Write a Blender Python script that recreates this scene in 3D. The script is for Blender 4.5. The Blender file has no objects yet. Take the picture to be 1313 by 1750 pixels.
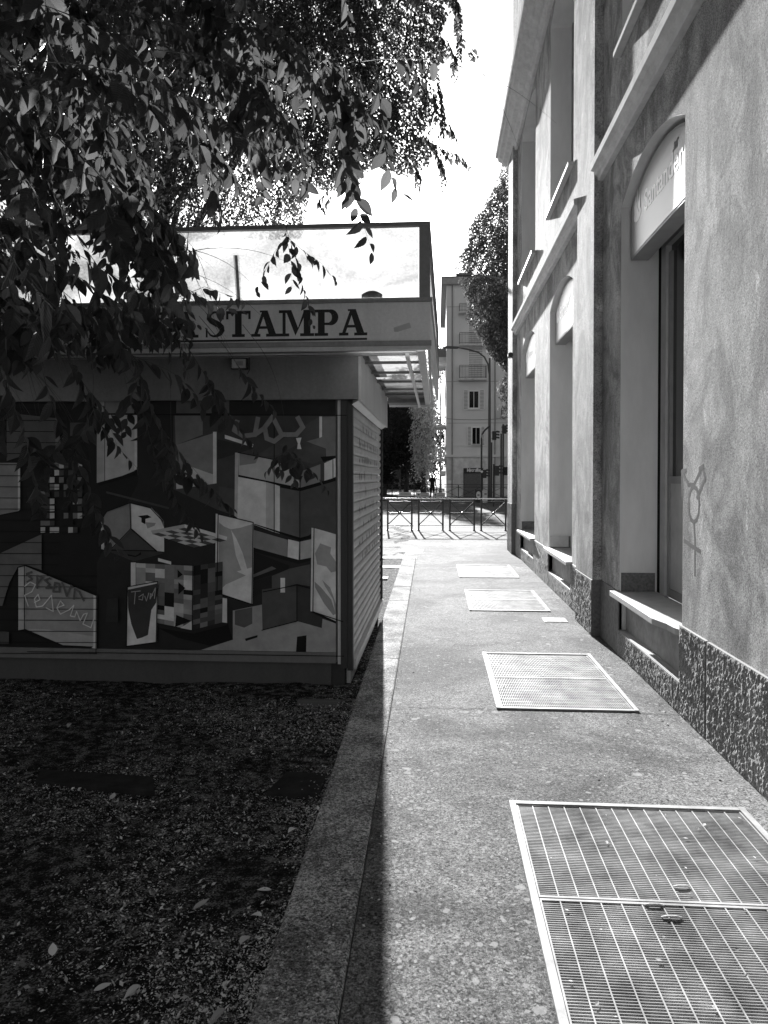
import bpy, math, random
from mathutils import Vector, Matrix, noise
R = math.radians
random.seed(7)
S = bpy.context.scene
C = S.collection
# ------------------------------------------------------------------ camera, world, sun, exposure
YAW, TILT, SHY, FPX, CAMH = 4.096, 0.9, -0.0223, 1263.9, 1.55
cd = bpy.data.cameras.new('camera'); cam = bpy.data.objects.new('camera', cd); C.objects.link(cam)
cd.sensor_fit = 'VERTICAL'; cd.sensor_height = 36; cd.sensor_width = 27; cd.lens = 26
cd.shift_y = SHY; cd.clip_end = 2000; cd.clip_start = 0.05
cam.location = (0, 0, CAMH); cam.rotation_euler = (R(90 - TILT), 0, R(YAW))
S.camera = cam
SUN_AZ, SUN_EL = -4.39, 17.0
w = bpy.data.worlds.new('World'); S.world = w; w.use_nodes = True
nt = w.node_tree; nt.nodes.clear()
sky = nt.nodes.new('ShaderNodeTexSky'); sky.sky_type = 'NISHITA'; sky.sun_disc = False
sky.sun_elevation = R(SUN_EL); sky.sun_rotation = R(SUN_AZ)
sky.air_density = 1.0; sky.dust_density = 2.2; sky.ozone_density = 1.0
bwn = nt.nodes.new('ShaderNodeRGBToBW'); bgn = nt.nodes.new('ShaderNodeBackground'); outn = nt.nodes.new('ShaderNodeOutputWorld')
bgn.inputs['Strength'].default_value = 0.045
nt.links.new(sky.outputs[0], bwn.inputs[0]); nt.links.new(bwn.outputs[0], bgn.inputs[0]); nt.links.new(bgn.outputs[0], outn.inputs[0])
sl = bpy.data.lights.new('sun', 'SUN'); sun = bpy.data.objects.new('sun', sl); C.objects.link(sun)
sl.energy = 5.0; sl.angle = R(0.55); sl.color = (1, 1, 1)
sd = Vector((math.sin(R(SUN_AZ)) * math.cos(R(SUN_EL)), math.cos(R(SUN_AZ)) * math.cos(R(SUN_EL)), math.sin(R(SUN_EL))))
sun.rotation_euler = sd.to_track_quat('Z', 'Y').to_euler()
sun.location = (0, 0, 30)
vs = S.view_settings; vs.view_transform = 'Standard'; vs.look = 'None'; vs.gamma = 1; vs.exposure = 1.75; vs.use_curve_mapping = False

# ------------------------------------------------------------------ pixel -> place helpers (photo pixels, 1313 x 1750)
_rot = Matrix.Rotation(R(YAW), 3, 'Z') @ Matrix.Rotation(R(90 - TILT), 3, 'X')
EYE = Vector((0, 0, CAMH))
def ray(px, py):
    return _rot @ Vector(((px - 656.5) / FPX, (875 - py) / FPX + SHY * 1750 / FPX, -1))
def onY(px, py, y):
    d = ray(px, py); return EYE + d * (y / d.y)
def onX(px, py, x):
    d = ray(px, py); return EYE + d * (x / d.x)
def onZ(px, py, z=0.0):
    d = ray(px, py); return EYE + d * ((z - CAMH) / d.z)
_inv = _rot.transposed()
def topx(p):
    q = _inv @ (Vector(p) - EYE)
    if q.z > -0.05: return None
    return (656.5 + FPX * q.x / -q.z, 875 - FPX * (q.y / -q.z - SHY * 1750 / FPX))
def inpoly(x, y, poly):
    r = False; n = len(poly); j = n - 1
    for i in range(n):
        xi, yi = poly[i]; xj, yj = poly[j]
        if (yi > y) != (yj > y) and x < (xj - xi) * (y - yi) / (yj - yi) + xi: r = not r
        j = i
    return r

# ------------------------------------------------------------------ materials
MATS = {}
def nodes_of(name, rough=.8, spec=.3):
    m = bpy.data.materials.new(name); m.use_nodes = True
    t = m.node_tree; b = t.nodes['Principled BSDF']
    b.inputs['Roughness'].default_value = rough; b.inputs['Specular IOR Level'].default_value = spec
    return m, t, b
def N(t, typ, **kw):
    n = t.nodes.new(typ)
    for k, v in kw.items(): setattr(n, k, v)
    return n
def texco(t, scale=(1, 1, 1)):
    tc = N(t, 'ShaderNodeTexCoord'); mp = N(t, 'ShaderNodeMapping'); mp.inputs['Scale'].default_value = scale
    t.links.new(tc.outputs['Object'], mp.inputs[0]); return mp.outputs[0]
def noise_n(t, vec, scale, detail=4, rough=.6, dist=0):
    n = N(t, 'ShaderNodeTexNoise'); n.inputs['Scale'].default_value = scale; n.inputs['Detail'].default_value = detail
    n.inputs['Roughness'].default_value = rough; n.inputs['Distortion'].default_value = dist
    t.links.new(vec, n.inputs['Vector']); return n.outputs[0]
def ramp(t, fac, stops):
    r = N(t, 'ShaderNodeValToRGB'); e = r.color_ramp.elements
    while len(e) < len(stops): e.new(.5)
    for i, (p, v) in enumerate(stops):
        e[i].position = p; e[i].color = (v, v, v, 1)
    t.links.new(fac, r.inputs[0]); return r.outputs[0]
def mathn(t, op, a, b=None, clamp=False):
    n = N(t, 'ShaderNodeMath', operation=op); n.use_clamp = clamp
    for i, v in enumerate((a, b)):
        if v is None: continue
        if isinstance(v, (int, float)): n.inputs[i].default_value = v
        else: t.links.new(v, n.inputs[i])
    return n.outputs[0]
def bump(t, b, h, strength=.3, dist=.01, prev=None):
    n = N(t, 'ShaderNodeBump'); n.inputs['Strength'].default_value = strength; n.inputs['Distance'].default_value = dist
    t.links.new(h, n.inputs['Height'])
    if prev is not None: t.links.new(prev, n.inputs['Normal'])
    t.links.new(n.outputs[0], b.inputs['Normal']); return n.outputs[0]
def tone(v, rough=.75, spec=.3, metal=0, var=.15, scale=6, bmp=0, name=None):
    key = (round(v, 3), rough, spec, metal, var, scale, bmp, name)
    if key in MATS: return MATS[key]
    m, t, b = nodes_of(name or 'tone_%03d' % int(v * 1000), rough, spec)
    b.inputs['Metallic'].default_value = metal
    vec = texco(t)
    n1 = noise_n(t, vec, scale, 6, .65)
    t.links.new(ramp(t, n1, [(.3, max(0, v * (1 - var))), (.72, min(1, v * (1 + var)))]), b.inputs['Base Color'])
    if bmp: bump(t, b, noise_n(t, vec, scale * 20, 3), bmp, .004)
    MATS[key] = m; return m

def mul(t, a, b_):
    n = N(t, 'ShaderNodeMix', data_type='RGBA', blend_type='MULTIPLY'); n.inputs[0].default_value = 1
    t.links.new(a, n.inputs[6]); t.links.new(b_, n.inputs[7]); return n.outputs[2]
def cell(t, vec, scale):
    v = N(t, 'ShaderNodeTexVoronoi'); v.inputs['Scale'].default_value = scale; t.links.new(vec, v.inputs['Vector'])
    sp_ = N(t, 'ShaderNodeSeparateColor'); t.links.new(v.outputs['Color'], sp_.inputs[0]); return sp_.outputs[0]
def m_stucco():
    m, t, b = nodes_of('stucco', .92, .12)
    vec = texco(t); vst = texco(t, (1, 1, .34))
    big = noise_n(t, vec, 1.1, 5, .6); st = noise_n(t, vst, 5.5, 6, .7, .4); fine = noise_n(t, vec, 105, 5, .8); mid = noise_n(t, vec, 14, 5, .7)
    mix = mathn(t, 'ADD', mathn(t, 'MULTIPLY', big, .42), mathn(t, 'ADD', mathn(t, 'MULTIPLY', st, .38), mathn(t, 'MULTIPLY', mid, .2)))
    base = ramp(t, mix, [(.40, .38), (.5, .55), (.58, .72)])
    # grey scars where the paint has come off
    sc = ramp(t, noise_n(t, texco(t, (1, 2.2, .7)), 4.2, 3, .5, .3), [(.68, 0), (.70, 1)])
    mx = N(t, 'ShaderNodeMix', data_type='RGBA'); t.links.new(sc, mx.inputs[0]); t.links.new(base, mx.inputs[6]); mx.inputs[7].default_value = (.85, .85, .85, 1)
    sp = N(t, 'ShaderNodeMix', data_type='RGBA', blend_type='MULTIPLY'); sp.inputs[0].default_value = 1
    t.links.new(mx.outputs[2], sp.inputs[6]); t.links.new(ramp(t, fine, [(.40, .3), (.52, 1)]), sp.inputs[7])
    o_ = mul(t, sp.outputs[2], ramp(t, noise_n(t, texco(t, (1, 1, .75)), 1.9, 7, .72, 1.0), [(.42, .56), (.55, 1)]))
    o_ = mul(t, o_, ramp(t, cell(t, vec, 140), [(0, .62), (.4, 1), (1, 1.12)]))
    t.links.new(o_, b.inputs['Base Color'])
    h = mathn(t, 'ADD', mathn(t, 'MULTIPLY', fine, .6), mathn(t, 'MULTIPLY', noise_n(t, vec, 30, 4), .6))
    bump(t, b, h, .42, .006)
    return m
def m_smooth_stucco():
    m, t, b = nodes_of('smooth_plaster', .9, .15)
    vec = texco(t); mix = noise_n(t, texco(t, (1, 1, .3)), 3, 6, .65)
    t.links.new(ramp(t, mix, [(.3, .62), (.7, .8)]), b.inputs['Base Color'])
    bump(t, b, noise_n(t, vec, 130, 2), .15, .003)
    return m
def m_rough_stone():
    m, t, b = nodes_of('hammered_stone', .9, .2)
    vec = texco(t); v2 = texco(t, (1, 1, .3))
    n1 = noise_n(t, v2, 95, 5, .8, .2); n2 = noise_n(t, vec, 160, 3); n3 = noise_n(t, vec, 2.5, 3)
    c = mathn(t, 'ADD', mathn(t, 'MULTIPLY', n1, .6), mathn(t, 'MULTIPLY', n2, .4))
    base = ramp(t, c, [(.40, .14), (.5, .27), (.60, .46)])
    mu = N(t, 'ShaderNodeMix', data_type='RGBA', blend_type='MULTIPLY'); mu.inputs[0].default_value = 1
    t.links.new(base, mu.inputs[6]); t.links.new(ramp(t, n3, [(.3, .7), (.7, 1)]), mu.inputs[7])
    t.links.new(mu.outputs[2], b.inputs['Base Color'])
    bump(t, b, mathn(t, 'ADD', n1, mathn(t, 'MULTIPLY', n2, .3)), .6, .012)
    return m
def m_asphalt(name, lo, hi, spots=True, wave=.5):
    m, t, b = nodes_of(name, .95, .10)
    vec = texco(t)
    f = noise_n(t, vec, 95, 5, .85); g = noise_n(t, vec, 210, 4, .9); big = noise_n(t, vec, .9, 5, .65, .6); md = noise_n(t, vec, 5, 6, .75)
    mix = mathn(t, 'ADD', mathn(t, 'MULTIPLY', f, .45), mathn(t, 'ADD', mathn(t, 'MULTIPLY', big, .27), mathn(t, 'MULTIPLY', md, .28)))
    col = ramp(t, mix, [(.40, lo * .8), (.5, (lo + hi) / 2), (.60, hi * 1.15)])
    sp = N(t, 'ShaderNodeMix', data_type='RGBA', blend_type='MULTIPLY'); sp.inputs[0].default_value = 1
    t.links.new(mul(t, mul(t, mul(t, col, ramp(t, f, [(.40, .6), (.53, 1)])), mul(t, ramp(t, cell(t, vec, 120), [(0, .35), (.35, .9), (1, 1.45)]), ramp(t, cell(t, vec, 60), [(0, .7), (.5, 1), (1, 1.15)]))), ramp(t, big, [(.40, .68), (.55, 1)])), sp.inputs[6]); t.links.new(ramp(t, g, [(.42, .25), (.52, 1)]), sp.inputs[7])
    out = sp.outputs[2]
    if spots:
        for sc_, th, lv in ((6, .11, .42), (11, .17, .4), (22, .22, .4), (40, .3, .42)):
            vo = N(t, 'ShaderNodeTexVoronoi'); vo.inputs['Scale'].default_value = sc_; t.links.new(vec, vo.inputs['Vector'])
            d = mathn(t, 'ADD', vo.outputs['Distance'], mathn(t, 'MULTIPLY', mathn(t, 'SUBTRACT', md, .5), 1.1))
            sep = N(t, 'ShaderNodeSeparateColor'); t.links.new(vo.outputs['Color'], sep.inputs[0])
            k = mathn(t, 'MULTIPLY', mathn(t, 'LESS_THAN', d, mathn(t, 'MULTIPLY', sep.outputs[1], th)), mathn(t, 'LESS_THAN', sep.outputs[0], .5))
            mx = N(t, 'ShaderNodeMix', data_type='RGBA'); t.links.new(mathn(t, 'MULTIPLY', k, .6), mx.inputs[0]); t.links.new(out, mx.inputs[6]); mx.inputs[7].default_value = (lv, lv, lv, 1)
            out = mx.outputs[2]
    t.links.new(out, b.inputs['Base Color'])
    h = mathn(t, 'ADD', mathn(t, 'MULTIPLY', f, .6), mathn(t, 'MULTIPLY', g, .5))
    n = bump(t, b, h, .3, .004)
    bump(t, b, noise_n(t, vec, 2.2, 3), wave * .35, .04, n)
    return m
def m_granite():
    m, t, b = nodes_of('granite', .95, .08)
    vec = texco(t); f = noise_n(t, vec, 120, 4, .8); g = noise_n(t, vec, 45, 5, .75); bg = noise_n(t, vec, 3, 4)
    mix = mathn(t, 'ADD', mathn(t, 'MULTIPLY', f, .45), mathn(t, 'ADD', mathn(t, 'MULTIPLY', g, .3), mathn(t, 'MULTIPLY', bg, .25)))
    t.links.new(mul(t, ramp(t, mix, [(.42, .10), (.5, .27), (.56, .68)]), ramp(t, cell(t, vec, 150), [(0, .25), (.4, .9), (1, 1.3)])), b.inputs['Base Color'])
    bump(t, b, mathn(t, 'ADD', f, g), .5, .006)
    return m
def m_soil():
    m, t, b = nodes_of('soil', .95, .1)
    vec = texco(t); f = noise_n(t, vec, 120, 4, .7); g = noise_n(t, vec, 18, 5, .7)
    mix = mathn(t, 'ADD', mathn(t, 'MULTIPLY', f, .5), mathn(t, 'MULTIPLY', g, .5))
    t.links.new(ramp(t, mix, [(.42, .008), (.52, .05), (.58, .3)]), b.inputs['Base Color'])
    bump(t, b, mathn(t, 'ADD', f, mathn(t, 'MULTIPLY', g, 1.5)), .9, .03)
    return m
def m_leaf(name, v, tr, rough=.5, spec=.25, vein=False):
    m = bpy.data.materials.new(name); m.use_nodes = True; t = m.node_tree; t.nodes.clear()
    o = N(t, 'ShaderNodeOutputMaterial'); p = N(t, 'ShaderNodeBsdfPrincipled'); q = N(t, 'ShaderNodeBsdfTranslucent'); x = N(t, 'ShaderNodeMixShader')
    geo = N(t, 'ShaderNodeNewGeometry')
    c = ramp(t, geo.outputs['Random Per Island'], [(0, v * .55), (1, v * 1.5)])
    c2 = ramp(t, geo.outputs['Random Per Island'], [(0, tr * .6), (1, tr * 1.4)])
    t.links.new(c, p.inputs['Base Color']); t.links.new(c2, q.inputs['Color'])
    p.inputs['Roughness'].default_value = rough; p.inputs['Specular IOR Level'].default_value = spec
    x.inputs[0].default_value = .4
    t.links.new(p.outputs[0], x.inputs[1]); t.links.new(q.outputs[0], x.inputs[2]); t.links.new(x.outputs[0], o.inputs[0])
    if vein:
        uv = N(t, 'ShaderNodeUVMap'); mp = N(t, 'ShaderNodeSeparateXYZ'); t.links.new(uv.outputs[0], mp.inputs[0])
        # side veins climb away from the midrib
        k = mathn(t, 'SINE', mathn(t, 'MULTIPLY', mathn(t, 'SUBTRACT', mp.outputs[1], mathn(t, 'MULTIPLY', mathn(t, 'ABSOLUTE', mp.outputs[0]), .55)), 62))
        bn = N(t, 'ShaderNodeBump'); bn.inputs['Strength'].default_value = .5; bn.inputs['Distance'].default_value = .002
        t.links.new(k, bn.inputs['Height']); t.links.new(bn.outputs[0], p.inputs['Normal'])
    return m
def m_pane():
    m = bpy.data.materials.new('frosted_acrylic'); m.use_nodes = True; t = m.node_tree; t.nodes.clear()
    o = N(t, 'ShaderNodeOutputMaterial'); q = N(t, 'ShaderNodeBsdfTranslucent'); r_ = N(t, 'ShaderNodeBsdfTransparent'); d = N(t, 'ShaderNodeBsdfDiffuse')
    x = N(t, 'ShaderNodeMixShader'); y = N(t, 'ShaderNodeMixShader')
    vec = texco(t, (1, 1, 1.3)); n1 = noise_n(t, vec, 1.6, 5, .6, .8); n2 = noise_n(t, vec, 60, 3, .7)
    c = ramp(t, mathn(t, 'ADD', mathn(t, 'MULTIPLY', n1, .8), mathn(t, 'MULTIPLY', n2, .2)), [(.40, .05), (.52, .17), (.60, .3)])
    t.links.new(c, q.inputs[0]); t.links.new(c, d.inputs[0]); r_.inputs[0].default_value = (.85, .85, .85, 1)
    x.inputs[0].default_value = .25; y.inputs[0].default_value = .09
    t.links.new(q.outputs[0], x.inputs[1]); t.links.new(d.outputs[0], x.inputs[2])
    t.links.new(x.outputs[0], y.inputs[1]); t.links.new(r_.outputs[0], y.inputs[2]); t.links.new(y.outputs[0], o.inputs[0])
    return m
def m_glass():
    m, t, b = nodes_of('dark_glass', .06, .6); b.inputs['Base Color'].default_value = (.012, .012, .012, 1); return m
def m_painted(name, v, rough=.45, streak=.25):
    m, t, b = nodes_of(name, rough, .35)
    n1 = noise_n(t, texco(t, (1, 1, .25)), 5, 6, .7, .3); n2 = noise_n(t, texco(t), 45, 4, .7)
    mix = mathn(t, 'ADD', mathn(t, 'MULTIPLY', n1, .6), mathn(t, 'MULTIPLY', n2, .4))
    t.links.new(ramp(t, mix, [(.35, v * (1 - streak)), (.62, v)]), b.inputs['Base Color']); return m

STUCCO = m_stucco(); PLASTER = m_smooth_stucco(); HAMMER = m_rough_stone()
ASPH = m_asphalt('pavement_asphalt', .16, .34); ROADM = m_asphalt('road_asphalt', .12, .2, False)
PAVE = m_asphalt('far_paving', .2, .30, False, .2)
GRAN = m_granite(); SOIL = m_soil(); PANE = m_pane(); GLASS = m_glass()
LEAF_NEAR = m_leaf('near_leaf', .038, .105, .42, .35, True); LEAF_FAR = m_leaf('tree_leaf', .05, .07); LEAF_PLANE = m_leaf('plane_tree_leaf', .11, .13); LEAF_BRIGHT = m_leaf('sun_painted_leaf', .5, .95)  # LEAF_BRIGHT: sunlit sparkle painted in as a very pale leaf colour
LEAF_DARK = m_leaf('shade_painted_leaf', .03, .035); LITTER = m_leaf('dry_leaf', .85, .2, .8, .1)  # LEAF_DARK: deep shade painted in as a near-black leaf colour
BARK = tone(.06, .9, .1, var=.5, scale=14, bmp=.6, name='bark'); TWIG = tone(.09, .7, .3, name='twig')
STEEL = tone(.38, .7, .2, .1, .55, 5, name='galvanised_steel'); IRON = tone(.035, .4, .4, .1, .3, 20, name='black_iron')
PIT = tone(.015, .95, .05, name='pit_dark')

# ------------------------------------------------------------------ mesh builder
def origin(o):
    v = Vector((0, 0, 0))
    while o: v += o.location; o = o.parent
    return v
class MB:
    def __init__(s): s.v = []; s.f = []; s.mi = []; s.mats = []; s.uv = None
    def mat(s, m):
        if m not in s.mats: s.mats.append(m)
        return s.mats.index(m)
    def face(s, pts, m):
        i = len(s.v); s.v += [tuple(p) for p in pts]; s.f.append(tuple(range(i, i + len(pts)))); s.mi.append(s.mat(m))
    def box(s, a, b, m, skip=''):
        x0, y0, z0 = (min(a[k], b[k]) for k in range(3)); x1, y1, z1 = (max(a[k], b[k]) for k in range(3))
        i = len(s.v); s.v += [(x0, y0, z0), (x1, y0, z0), (x1, y1, z0), (x0, y1, z0), (x0, y0, z1), (x1, y0, z1), (x1, y1, z1), (x0, y1, z1)]
        for f in ((0, 3, 2, 1), (4, 5, 6, 7), (0, 1, 5, 4), (1, 2, 6, 5), (2, 3, 7, 6), (3, 0, 4, 7)):
            s.f.append(tuple(i + k for k in f)); s.mi.append(s.mat(m))
        return s
    def prism(s, pts, off, m):                       # polygon (list of 3-D points) swept by off
        off = Vector(off); a = [Vector(p) for p in pts]; b = [p + off for p in a]; n = len(a); i = len(s.v)
        s.v += [tuple(p) for p in a + b]; k = s.mat(m)
        s.f.append(tuple(range(i, i + n))); s.mi.append(k); s.f.append(tuple(reversed(range(i + n, i + 2 * n)))); s.mi.append(k)
        for j in range(n):
            j2 = (j + 1) % n; s.f.append((i + j2, i + j, i + n + j, i + n + j2)); s.mi.append(k)
        return s
    def tube(s, pts, r, m, seg=8, caps=True):
        pts = [Vector(p) for p in pts]; rs = r if isinstance(r, (list, tuple)) else [r] * len(pts); k = s.mat(m); rings = []
        for j, p in enumerate(pts):
            d = (pts[min(j + 1, len(pts) - 1)] - pts[max(j - 1, 0)])
            d = d.normalized() if d.length > 1e-9 else Vector((0, 0, 1))
            u = d.cross(Vector((0, 0, 1)) if abs(d.z) < .95 else Vector((1, 0, 0))).normalized(); v = d.cross(u)
            i = len(s.v); s.v += [tuple(p + (u * math.cos(2 * math.pi * q / seg) + v * math.sin(2 * math.pi * q / seg)) * rs[j]) for q in range(seg)]; rings.append(i)
        for a, b in zip(rings, rings[1:]):
            for q in range(seg):
                q2 = (q + 1) % seg; s.f.append((a + q, a + q2, b + q2, b + q)); s.mi.append(k)
        if caps:
            s.f.append(tuple(reversed(range(rings[0], rings[0] + seg)))); s.mi.append(k)
            s.f.append(tuple(range(rings[-1], rings[-1] + seg))); s.mi.append(k)
        return s
    def build(s, name, parent=None, smooth=False, bevel=0):
        me = bpy.data.meshes.new(name); me.from_pydata(s.v, [], s.f)
        for m in s.mats: me.materials.append(m)
        me.polygons.foreach_set('material_index', s.mi)
        if smooth: me.polygons.foreach_set('use_smooth', [True] * len(s.f))
        if s.uv:
            l = me.uv_layers.new(name='UVMap'); flat = []
            for f in s.f:
                for vi in f: flat += s.uv[vi] if vi < len(s.uv) else (0, 0)
            l.data.foreach_set('uv', flat)
        me.update()
        o = bpy.data.objects.new(name, me); C.objects.link(o)
        if parent is not None: o.parent = parent; me.transform(Matrix.Translation(-origin(parent)))
        if bevel:
            bv = o.modifiers.new('bevel', 'BEVEL'); bv.width = bevel; bv.segments = 2; bv.limit_method = 'ANGLE'
        return o
def thing(name, label, cat, loc=(0, 0, 0), group=None):
    o = bpy.data.objects.new(name, None); C.objects.link(o); o.location = loc; o.empty_display_size = .2
    o['label'] = label; o['category'] = cat
    if group: o['group'] = group
    return o
def tag(o, label, cat, group=None):
    o['label'] = label; o['category'] = cat
    if group: o['group'] = group
    return o
def struct(o, kind='structure'): o['kind'] = kind; return o
def dup(root, loc, label=None, group=None):
    r = root.copy(); C.objects.link(r); r.location = loc
    if label: r['label'] = label
    if group: r['group'] = group
    for ch in list(root.children):
        c = ch.copy(); C.objects.link(c); c.parent = r
        for g in ch.children:
            d = g.copy(); C.objects.link(d); d.parent = c
    return r
def text_mesh(body, size, mat, M4, name, parent, shear=0, bold=0.0, extrude=.001, align='LEFT', spacing=1):
    cu = bpy.data.curves.new('txt', 'FONT'); cu.body = body; cu.size = size; cu.shear = shear; cu.offset = bold; cu.extrude = extrude; cu.align_x = align; cu.space_character = spacing
    o = bpy.data.objects.new('txt', cu); C.objects.link(o)
    dg = bpy.context.evaluated_depsgraph_get(); me = bpy.data.meshes.new_from_object(o.evaluated_get(dg)); me.transform(M4)
    bpy.data.objects.remove(o); bpy.data.curves.remove(cu); me.materials.clear(); me.materials.append(mat)
    p = bpy.data.objects.new(name, me); C.objects.link(p)
    if parent is not None: p.parent = parent; me.transform(Matrix.Translation(-origin(parent)))
    return p

# ================================================================== ground
XL = lambda y: -.255 - .010 * y - .255       # kerb left edge
XR = lambda y: -.255 - .010 * y              # kerb right edge
g = MB(); g.face([(-900, -300, -.03), (900, -300, -.03), (900, 900, -.03), (-900, 900, -.03)], tone(.2, .9, .1, scale=.05, name='distant_ground'))
# (cut round the grate pits: built as frame of four sheets)
g = MB(); DG = tone(.16, .9, .1, scale=.3, name='distant_ground')
for a in (((-900, -300), (900, -4)), ((-900, 24), (900, 900)), ((-900, -4), (-30, 24)), ((12, -4), (900, 24))):
    (x0, y0), (x1, y1) = a; g.face([(x0, y0, -.03), (x1, y0, -.03), (x1, y1, -.03), (x0, y1, -.03)], DG)
struct(g.build('ground'))
# soil / planting strip on the left, gently uneven
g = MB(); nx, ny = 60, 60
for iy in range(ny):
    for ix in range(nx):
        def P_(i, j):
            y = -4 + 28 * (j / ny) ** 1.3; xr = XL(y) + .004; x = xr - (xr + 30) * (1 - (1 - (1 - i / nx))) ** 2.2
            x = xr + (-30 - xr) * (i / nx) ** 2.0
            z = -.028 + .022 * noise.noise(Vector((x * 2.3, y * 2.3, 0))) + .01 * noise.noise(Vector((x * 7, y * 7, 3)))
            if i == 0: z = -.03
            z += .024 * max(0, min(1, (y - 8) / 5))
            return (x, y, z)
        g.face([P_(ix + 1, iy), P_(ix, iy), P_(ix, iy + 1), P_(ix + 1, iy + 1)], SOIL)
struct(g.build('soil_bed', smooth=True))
# pavement with pits under the grates
GR = [(.345, 1.43, 1.92, 3.54), (.40, 1.335, 4.97, 6.55), (.38, 1.31, 8.63, 10.2), (.35, 1.27, 11.5, 13.1)]
g = MB(); ys = sorted({-4, 14.4, 20} | {v for q in GR for v in q[2:]} | {4.3, 7.4, 8.3})
for a, b in zip(ys, ys[1:]):
    hole = [q for q in GR if q[2] <= a + 1e-6 and q[3] >= b - 1e-6]
    L = lambda y: XR(y) if y <= 14.4 else -30
    la, lb = (XR(a), XR(b)) if b <= 14.4 else (-30, -30)
    if hole:
        x0, x1 = hole[0][:2]
        g.face([(la, a, 0), (x0, a, 0), (x0, b, 0), (lb, b, 0)], ASPH); g.face([(x1, a, 0), (1.66, a, 0), (1.66, b, 0), (x1, b, 0)], ASPH)
    else:
        g.face([(la, a, 0), (1.66 if b <= 16 else 12, a, 0), (1.66 if b <= 16 else 12, b, 0), (lb, b, 0)], ASPH if b <= 14.5 else ASPH)
g.face([(1.66, 14.4 + 1.9, 0), (12, 14.4 + 1.9, 0), (12, 20, 0), (1.66, 20, 0)], ASPH) if False else None
struct(g.build('pavement'))
g = MB(); g.face([(-30, 20, 0), (12, 20, 0), (12, 23.2, 0), (-30, 23.2, 0)], PAVE); struct(g.build('pavement_edge'))
g = MB(); g.box((-30, 23.2, -.12), (12, 23.42, .004), GRAN); struct(g.build('road_kerb'))
g = MB(); g.face([(-60, 23.4, -.022), (60, 23.4, -.022), (60, 50, -.022), (-60, 50, -.022)], ROADM); struct(g.build('road'))
g = MB(); g.box((-60, 50, -.1), (60, 58, .06), PAVE); struct(g.build('far_pavement'))
g = MB(); g.face([(-16, 58.02, .03), (-.6, 58.02, .03), (-.6, 140, .03), (-16, 140, .03)], tone(.04, .9, .1, scale=1, name='avenue_path')); struct(g.build('avenue_path'))  # tree shade over the path is put into its dark colour
# white marks / pale slabs at the far end of the pavement
g = MB()
for (pa, pb, pc, pd) in (((650, 951), (712, 951), (712, 954), (650, 954)), ((648, 966), (688, 966), (686, 970), (648, 970)), ((648, 985), (664, 985), (662, 989), (648, 989))):
    g.face([onZ(*q, .004) for q in (pd, pc, pb, pa)], tone(.55, .8, .2, name='pale_slab'))
struct(g.build('pavement_marking'))
g = MB(); q = [onZ(x, y, .004) for x, y in ((676, 942), (722, 944), (724, 939), (690, 938))]; g.face(q, tone(.7, .8, .2, name='pale_patch')); struct(g.build('pavement_patch'))
# expansion cracks
g = MB()
for y, x0, x1 in ((4.96, -.2, .40), (4.93, 1.34, 1.6), (13.2, -.3, 1.5)):
    pts = [(x0 + (x1 - x0) * i / 14, y + .012 * math.sin(i * 1.9 + x0)) for i in range(15)]
    for (ax, ay), (bx, by) in zip(pts, pts[1:]): g.face([(ax, ay, .003), (bx, by, .003), (bx, by + .006, .003), (ax, ay + .006, .003)], PIT)
struct(g.build('pavement_crack'))
# kerb stones
g = MB(); js = [-3, -1.9, -.9, .2, 1.25, 2.3, 3.355, 4.056, 5.27, 6.26, 7.48, 8.35, 9.2, 10.4, 11.6, 12.9, 14.4]
for a, b in zip(js, js[1:]):
    a += .004; b -= .004; dz = random.uniform(-.003, .003)
    g.prism([(XL(a), a, -.12), (XR(a) - .004, a, -.12), (XR(a) - .004, a, .006 + dz), (XR(a) - .012, a, .014 + dz), (XL(a) + .01, a, .014 + dz), (XL(a), a, .006 + dz)], (0, b - a, 0), GRAN)
    n = len(g.v)
    for k in range(n - 6, n): x, y, z = g.v[k]; g.v[k] = (x - .01 * (b - a), y, z)
struct(g.build('kerb'))

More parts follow.
